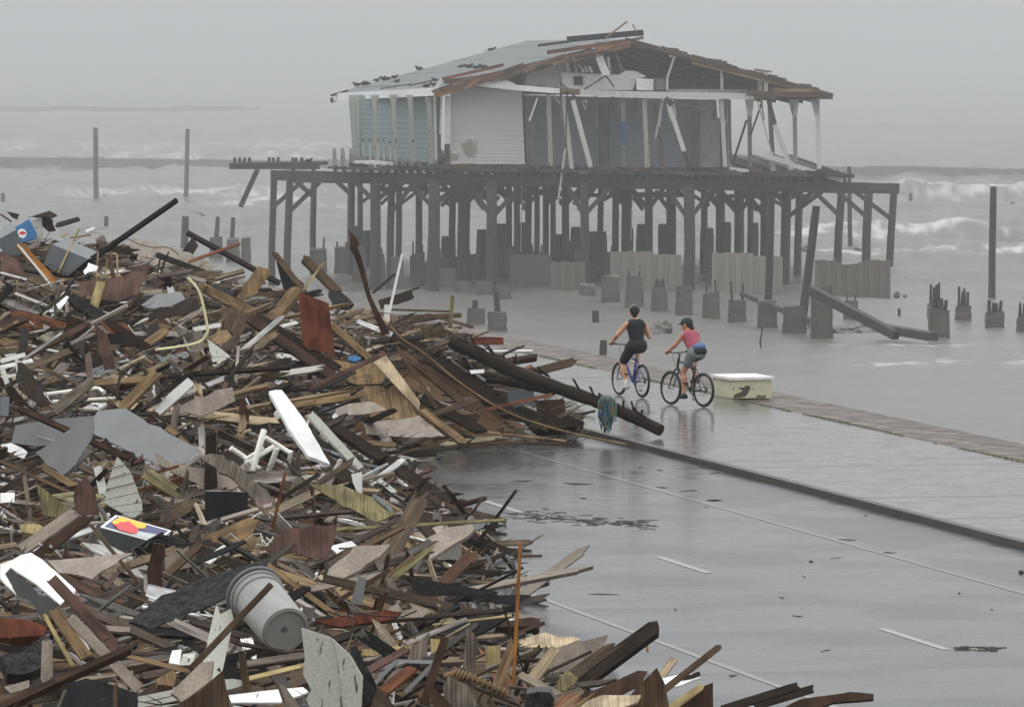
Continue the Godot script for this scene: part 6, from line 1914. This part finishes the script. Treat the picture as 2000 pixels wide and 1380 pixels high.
func make_person(bike: Node3D, label: String, j: Dictionary, woman: bool):
	var p := thing("person", label, "person", bike.position)
	p.basis = bike.basis
	var sk := "skin2" if woman else "skin"
	var q := .9 if woman else 1.0
	var hip: Vector3 = j.hip
	var chest: Vector3 = j.chest
	var neck: Vector3 = j.neck
	var head: Vector3 = j.head
	var side := Vector3(0, 0, 1)
	var torso := [[hip + side * -.06, hip + side * .06, .125 * q, .125 * q], [hip, hip.lerp(chest, .45), .13 * q, .118 * q], [hip.lerp(chest, .45) - side * .03, chest - side * .06, .11 * q, .12 * q], [hip.lerp(chest, .45) + side * .03, chest + side * .06, .11 * q, .12 * q], [chest - side * .13 * q, chest + side * .13 * q, .075, .075]]
	var neckb := [[chest, neck, .06, .055 * q]]
	var arms := []
	for a in [["l", -1], ["r", 1]]:
		arms.append([j["sh" + a[0]], j["el" + a[0]], .058 * q, .045 * q])
		arms.append([j["el" + a[0]], j["el" + a[0]].lerp(j["ha" + a[0]], .35), .045 * q, .043 * q])
		arms.append([j["el" + a[0]].lerp(j["ha" + a[0]], .35), j["ha" + a[0]], .043 * q, .028 * q])
	var legs := []
	for a in ["l", "r"]:
		legs.append([j["hp" + a], j["kn" + a], .095 * q, .06 * q])
		var cf: Vector3 = j["kn" + a].lerp(j["an" + a], .3)
		legs.append([j["kn" + a], cf + Vector3(-.015, 0, 0), .058 * q, .058 * q])
		legs.append([cf + Vector3(-.015, 0, 0), j["an" + a], .058 * q, .036 * q])
	var look: Vector3 = j.look
	var ear := look.cross(Vector3.UP).normalized()
	var skull := [[head + Vector3(0, .03, 0) - look * .015, head + look * .01, .088, .082], [head, head + look * .035 - Vector3(0, .075, 0), .07, .045], [head + look * .085 - Vector3(0, .02, 0), head + look * .1 - Vector3(0, .045, 0), .012, .016],
		[head + look * .082 - Vector3(0, .075, 0) - ear * .015, head + look * .082 - Vector3(0, .075, 0) + ear * .015, .011, .011], [head + ear * .08 - Vector3(0, .02, 0), head + ear * .082 + Vector3(0, .015, 0), .016, .018], [head - ear * .08 - Vector3(0, .02, 0), head - ear * .082 + Vector3(0, .015, 0), .016, .018], [neck, head - Vector3(0, .06, 0) - look * .02, .055 * q, .052 * q]]
	var all := torso + neckb + arms + legs + skull
	for a in ["l", "r"]:
		all += finger_bones(j["ha" + a], j["gr" + a], j["pn" + a], -1.0 if a == "l" else 1.0, j["cu" + a])
	put(p, "body", body_mesh(all, .011, .022, sk))
	# clothes
	var shirt := []
	for t in torso: shirt.append(swell(t, .014))
	shirt.append([chest - side * .1 * q + Vector3(0, .02, 0), chest + side * .1 * q + Vector3(0, .02, 0), .085, .085])
	put(p, "shirt", body_mesh(shirt, .012, .03, "pink_cloth" if woman else "black_cloth"))
	var shorts := [swell(torso[0], .026), [hip, hip.lerp(chest, .18), .148 * q, .138 * q]]
	for a in ["l", "r"]:
		var k := .48 if woman else .82
		shorts.append([j["hp" + a], j["hp" + a].lerp(j["kn" + a], k), .118 * q, .096 * q if not woman else .1])
	put(p, "shorts", body_mesh(shorts, .012, .03, "grey_cloth" if woman else "black_cloth"))
	for a in ["l", "r"]:
		var an: Vector3 = j["an" + a]
		var shoe := [[an + Vector3(-.05, -.06, 0), an + Vector3(.15, -.075, 0), .04, .034], [an + Vector3(-.03, -.05, 0), an + Vector3(.02, -.02, 0), .045, .044]]
		var so := put(p, "shoe", body_mesh(shoe, .01, .02, "black_cloth" if woman else "shoe"))
		if not woman:
			var b2 := [[an + Vector3(0, -.03, 0), an + Vector3(0, .06, 0), .044, .046]]
			put(p, "sock", body_mesh(b2, .01, .02, "sock"))
	# cap, hair
	var top := head + Vector3(0, .045, 0) - look * .01
	var cap := [[top - look * .025, top + look * .03, .098, .094]]
	var brim_dir: Vector3 = look if woman else -look
	var bc := head + Vector3(0, .03, 0) + brim_dir * .09
	cap.append([bc - ear * .045, bc - ear * .045 + brim_dir * (.075 if woman else .04) - Vector3(0, .02, 0), .012, .01])
	cap.append([bc + ear * .045, bc + ear * .045 + brim_dir * (.075 if woman else .04) - Vector3(0, .02, 0), .012, .01])
	cap.append([bc, bc + brim_dir * (.09 if woman else .05) - Vector3(0, .02, 0), .013, .011])
	put(p, "cap", body_mesh(cap, .009, .02, "cap_teal" if woman else "black_cloth"))
	var hair := [[head - look * .045 + Vector3(0, .0, 0), head - look * .05 - Vector3(0, .06, 0), .07, .05]]
	if woman: hair.append([head - look * .1 - Vector3(0, .02, 0), head - look * .14 - Vector3(0, .11, 0), .045, .03])
	put(p, "hair", body_mesh(hair, .009, .02, "hair"))
	var eyes := Builder.new()
	for s in [-1, 1]: eyes.blob(head + look * .078 + ear * .032 * s, Vector3(.011, .008, .011), 0, 2, 5)
	bp(p, "eyes", eyes, "hair")
	if woman:
		var back: Vector3 = hip.lerp(chest, .28)
		var w := thing("waist_pack", "blue and black waist pack worn by the woman-sized rider in pink".replace("woman-sized rider", "cyclist"), "waist pack", bike.position)
		w.basis = bike.basis
		put(w, "lower_pouch", body_mesh([[back + Vector3(-.15, -.05, -.06), back + Vector3(-.15, -.05, .1), .075, .075]], .011, .02, "black_cloth"))
		put(w, "upper_pouch", body_mesh([[back + Vector3(-.13, .04, -.06), back + Vector3(-.13, .04, .1), .062, .062], [back + Vector3(-.12, .1, .0), back + Vector3(-.12, .1, .06), .03, .03]], .011, .02, "bag_blue"))
		put(w, "strap", body_mesh([[back + Vector3(-.1, -.03, -.13), back + Vector3(.1, -.05, -.12), .022, .022], [back + Vector3(-.1, -.03, .13), back + Vector3(.1, -.05, .12), .022, .022]], .011, .02, "black_cloth"))
func make_cyclists():
	var man := make_bike(G(1254.5, 776.5, .09), .43, "bike_blue", "blue mountain bicycle ridden by the cyclist in black", 1.45, false)
	make_person(man, "person in black sleeveless shirt, shorts and backward cap riding the blue bicycle", {
		"hip": Vector3(.24, 1.03, 0), "chest": Vector3(.3, 1.43, 0), "neck": Vector3(.33, 1.55, 0), "head": Vector3(.36, 1.68, 0), "look": Vector3(.93, -.1, .3).normalized(),
		"shl": Vector3(.31, 1.46, -.19), "ell": Vector3(.46, 1.24, -.33), "hal": Vector3(.73, 1.09, -.31), "grl": Vector3(.95, -.25, .1).normalized(), "pnl": Vector3(.25, .95, .1).normalized(), "cul": 1.1,
		"shr": Vector3(.31, 1.46, .19), "elr": Vector3(.36, 1.2, .33), "har": Vector3(.47, 1.4, .23), "grr": Vector3(.2, .9, -.35).normalized(), "pnr": Vector3(.9, -.1, .3).normalized(), "cur": .5,
		"hpl": Vector3(.26, 1.0, -.1), "knl": Vector3(.56, .68, -.17), "anl": Vector3(.43, .25, -.145), "hpr": Vector3(.26, 1.0, .1), "knr": Vector3(.68, .93, .19), "anr": Vector3(.44, .56, .145)}, false)
	var lady := make_bike(G(1374.5, 795.0, .09), .62, "bike_dark", "dark green bicycle ridden by the cyclist in pink", 1.75, true)
	make_person(lady, "person in pink sleeveless top, grey shorts and teal cap riding the dark bicycle", {
		"hip": Vector3(.24, 1.04, 0), "chest": Vector3(.44, 1.37, 0), "neck": Vector3(.5, 1.47, 0), "head": Vector3(.56, 1.585, 0), "look": Vector3(.86, -.05, -.5).normalized(),
		"shl": Vector3(.45, 1.4, -.16), "ell": Vector3(.58, 1.2, -.25), "hal": Vector3(.73, 1.09, -.29), "grl": Vector3(.9, -.4, .05).normalized(), "pnl": Vector3(.4, .9, .1).normalized(), "cul": 1.1,
		"shr": Vector3(.45, 1.4, .16), "elr": Vector3(.6, 1.2, .26), "har": Vector3(.73, 1.09, .29), "grr": Vector3(.9, -.4, -.05).normalized(), "pnr": Vector3(.4, .9, -.1).normalized(), "cur": 1.1,
		"hpl": Vector3(.25, 1.02, -.09), "knl": Vector3(.5, .67, -.12), "anl": Vector3(.44, .25, -.14), "hpr": Vector3(.25, 1.02, .09), "knr": Vector3(.62, .88, .13), "anr": Vector3(.42, .55, .14)}, true)
	# low cream box on the promenade edge
	var o := G(1430, 778, .09)
	var ex := G(1507, 776.3, .09) - o
	var ez := G(1393, 771.5, .09) - o
	var hh := .365
	var t := thing("promenade_box", "low cream painted box with flaking paint standing on the promenade", "box", o)
	var b := Builder.new()
	b.prism(PackedVector2Array([Vector2(0, 0), Vector2(1, 0), Vector2(1, 1), Vector2(0, 1)]), o + Vector3(0, hh, 0), ex, ez, Vector3(0, -hh, 0))
	part(b, "body", "cream", t)
	b = Builder.new()
	b.prism(PackedVector2Array([Vector2(-.06, -.04), Vector2(1.06, -.04), Vector2(1.06, 1.04), Vector2(-.06, 1.04)]), o + Vector3(0, hh + .055, 0), ex, ez, Vector3(0, -.055, 0))
	part(b, "lid", "clean", t)
	var out := -ez.normalized() * .004
	for k in [[.04, .05, .06, .2, .14, .29, .25, .36, .27, .47, .18, .5, .17, .58, .3, .6, .37, .69, .45, .66, .47, .54, .43, .42, .4, .26, .34, .1, .2, .03], [.62, .04, .63, .14, .7, .16, .76, .1, .82, .15, .87, .1, .86, .03], [.02, .5, .04, .62, .06, .56, .05, .48], [.5, .5, .56, .56, .54, .46], [.68, .56, .73, .6, .74, .55]]:
		b = Builder.new()
		b.prism(face_poly(k, []), o + out, ex, Vector3(0, hh, 0), -out * .9, Vector2.ZERO, Vector2(.5, .5))
		part(b, "bare_patch", "bare", t)

# ----------------------------------------------------------------
func _ready():
	rng.seed = 20080913
	noise.seed = 5
	noise.frequency = .02
	make_camera_and_light()
	make_materials()
	make_setting()
	make_sea()
	make_pier()
	make_house()
	make_stumps()
	make_cyclists()
	make_traced()
	make_heap()
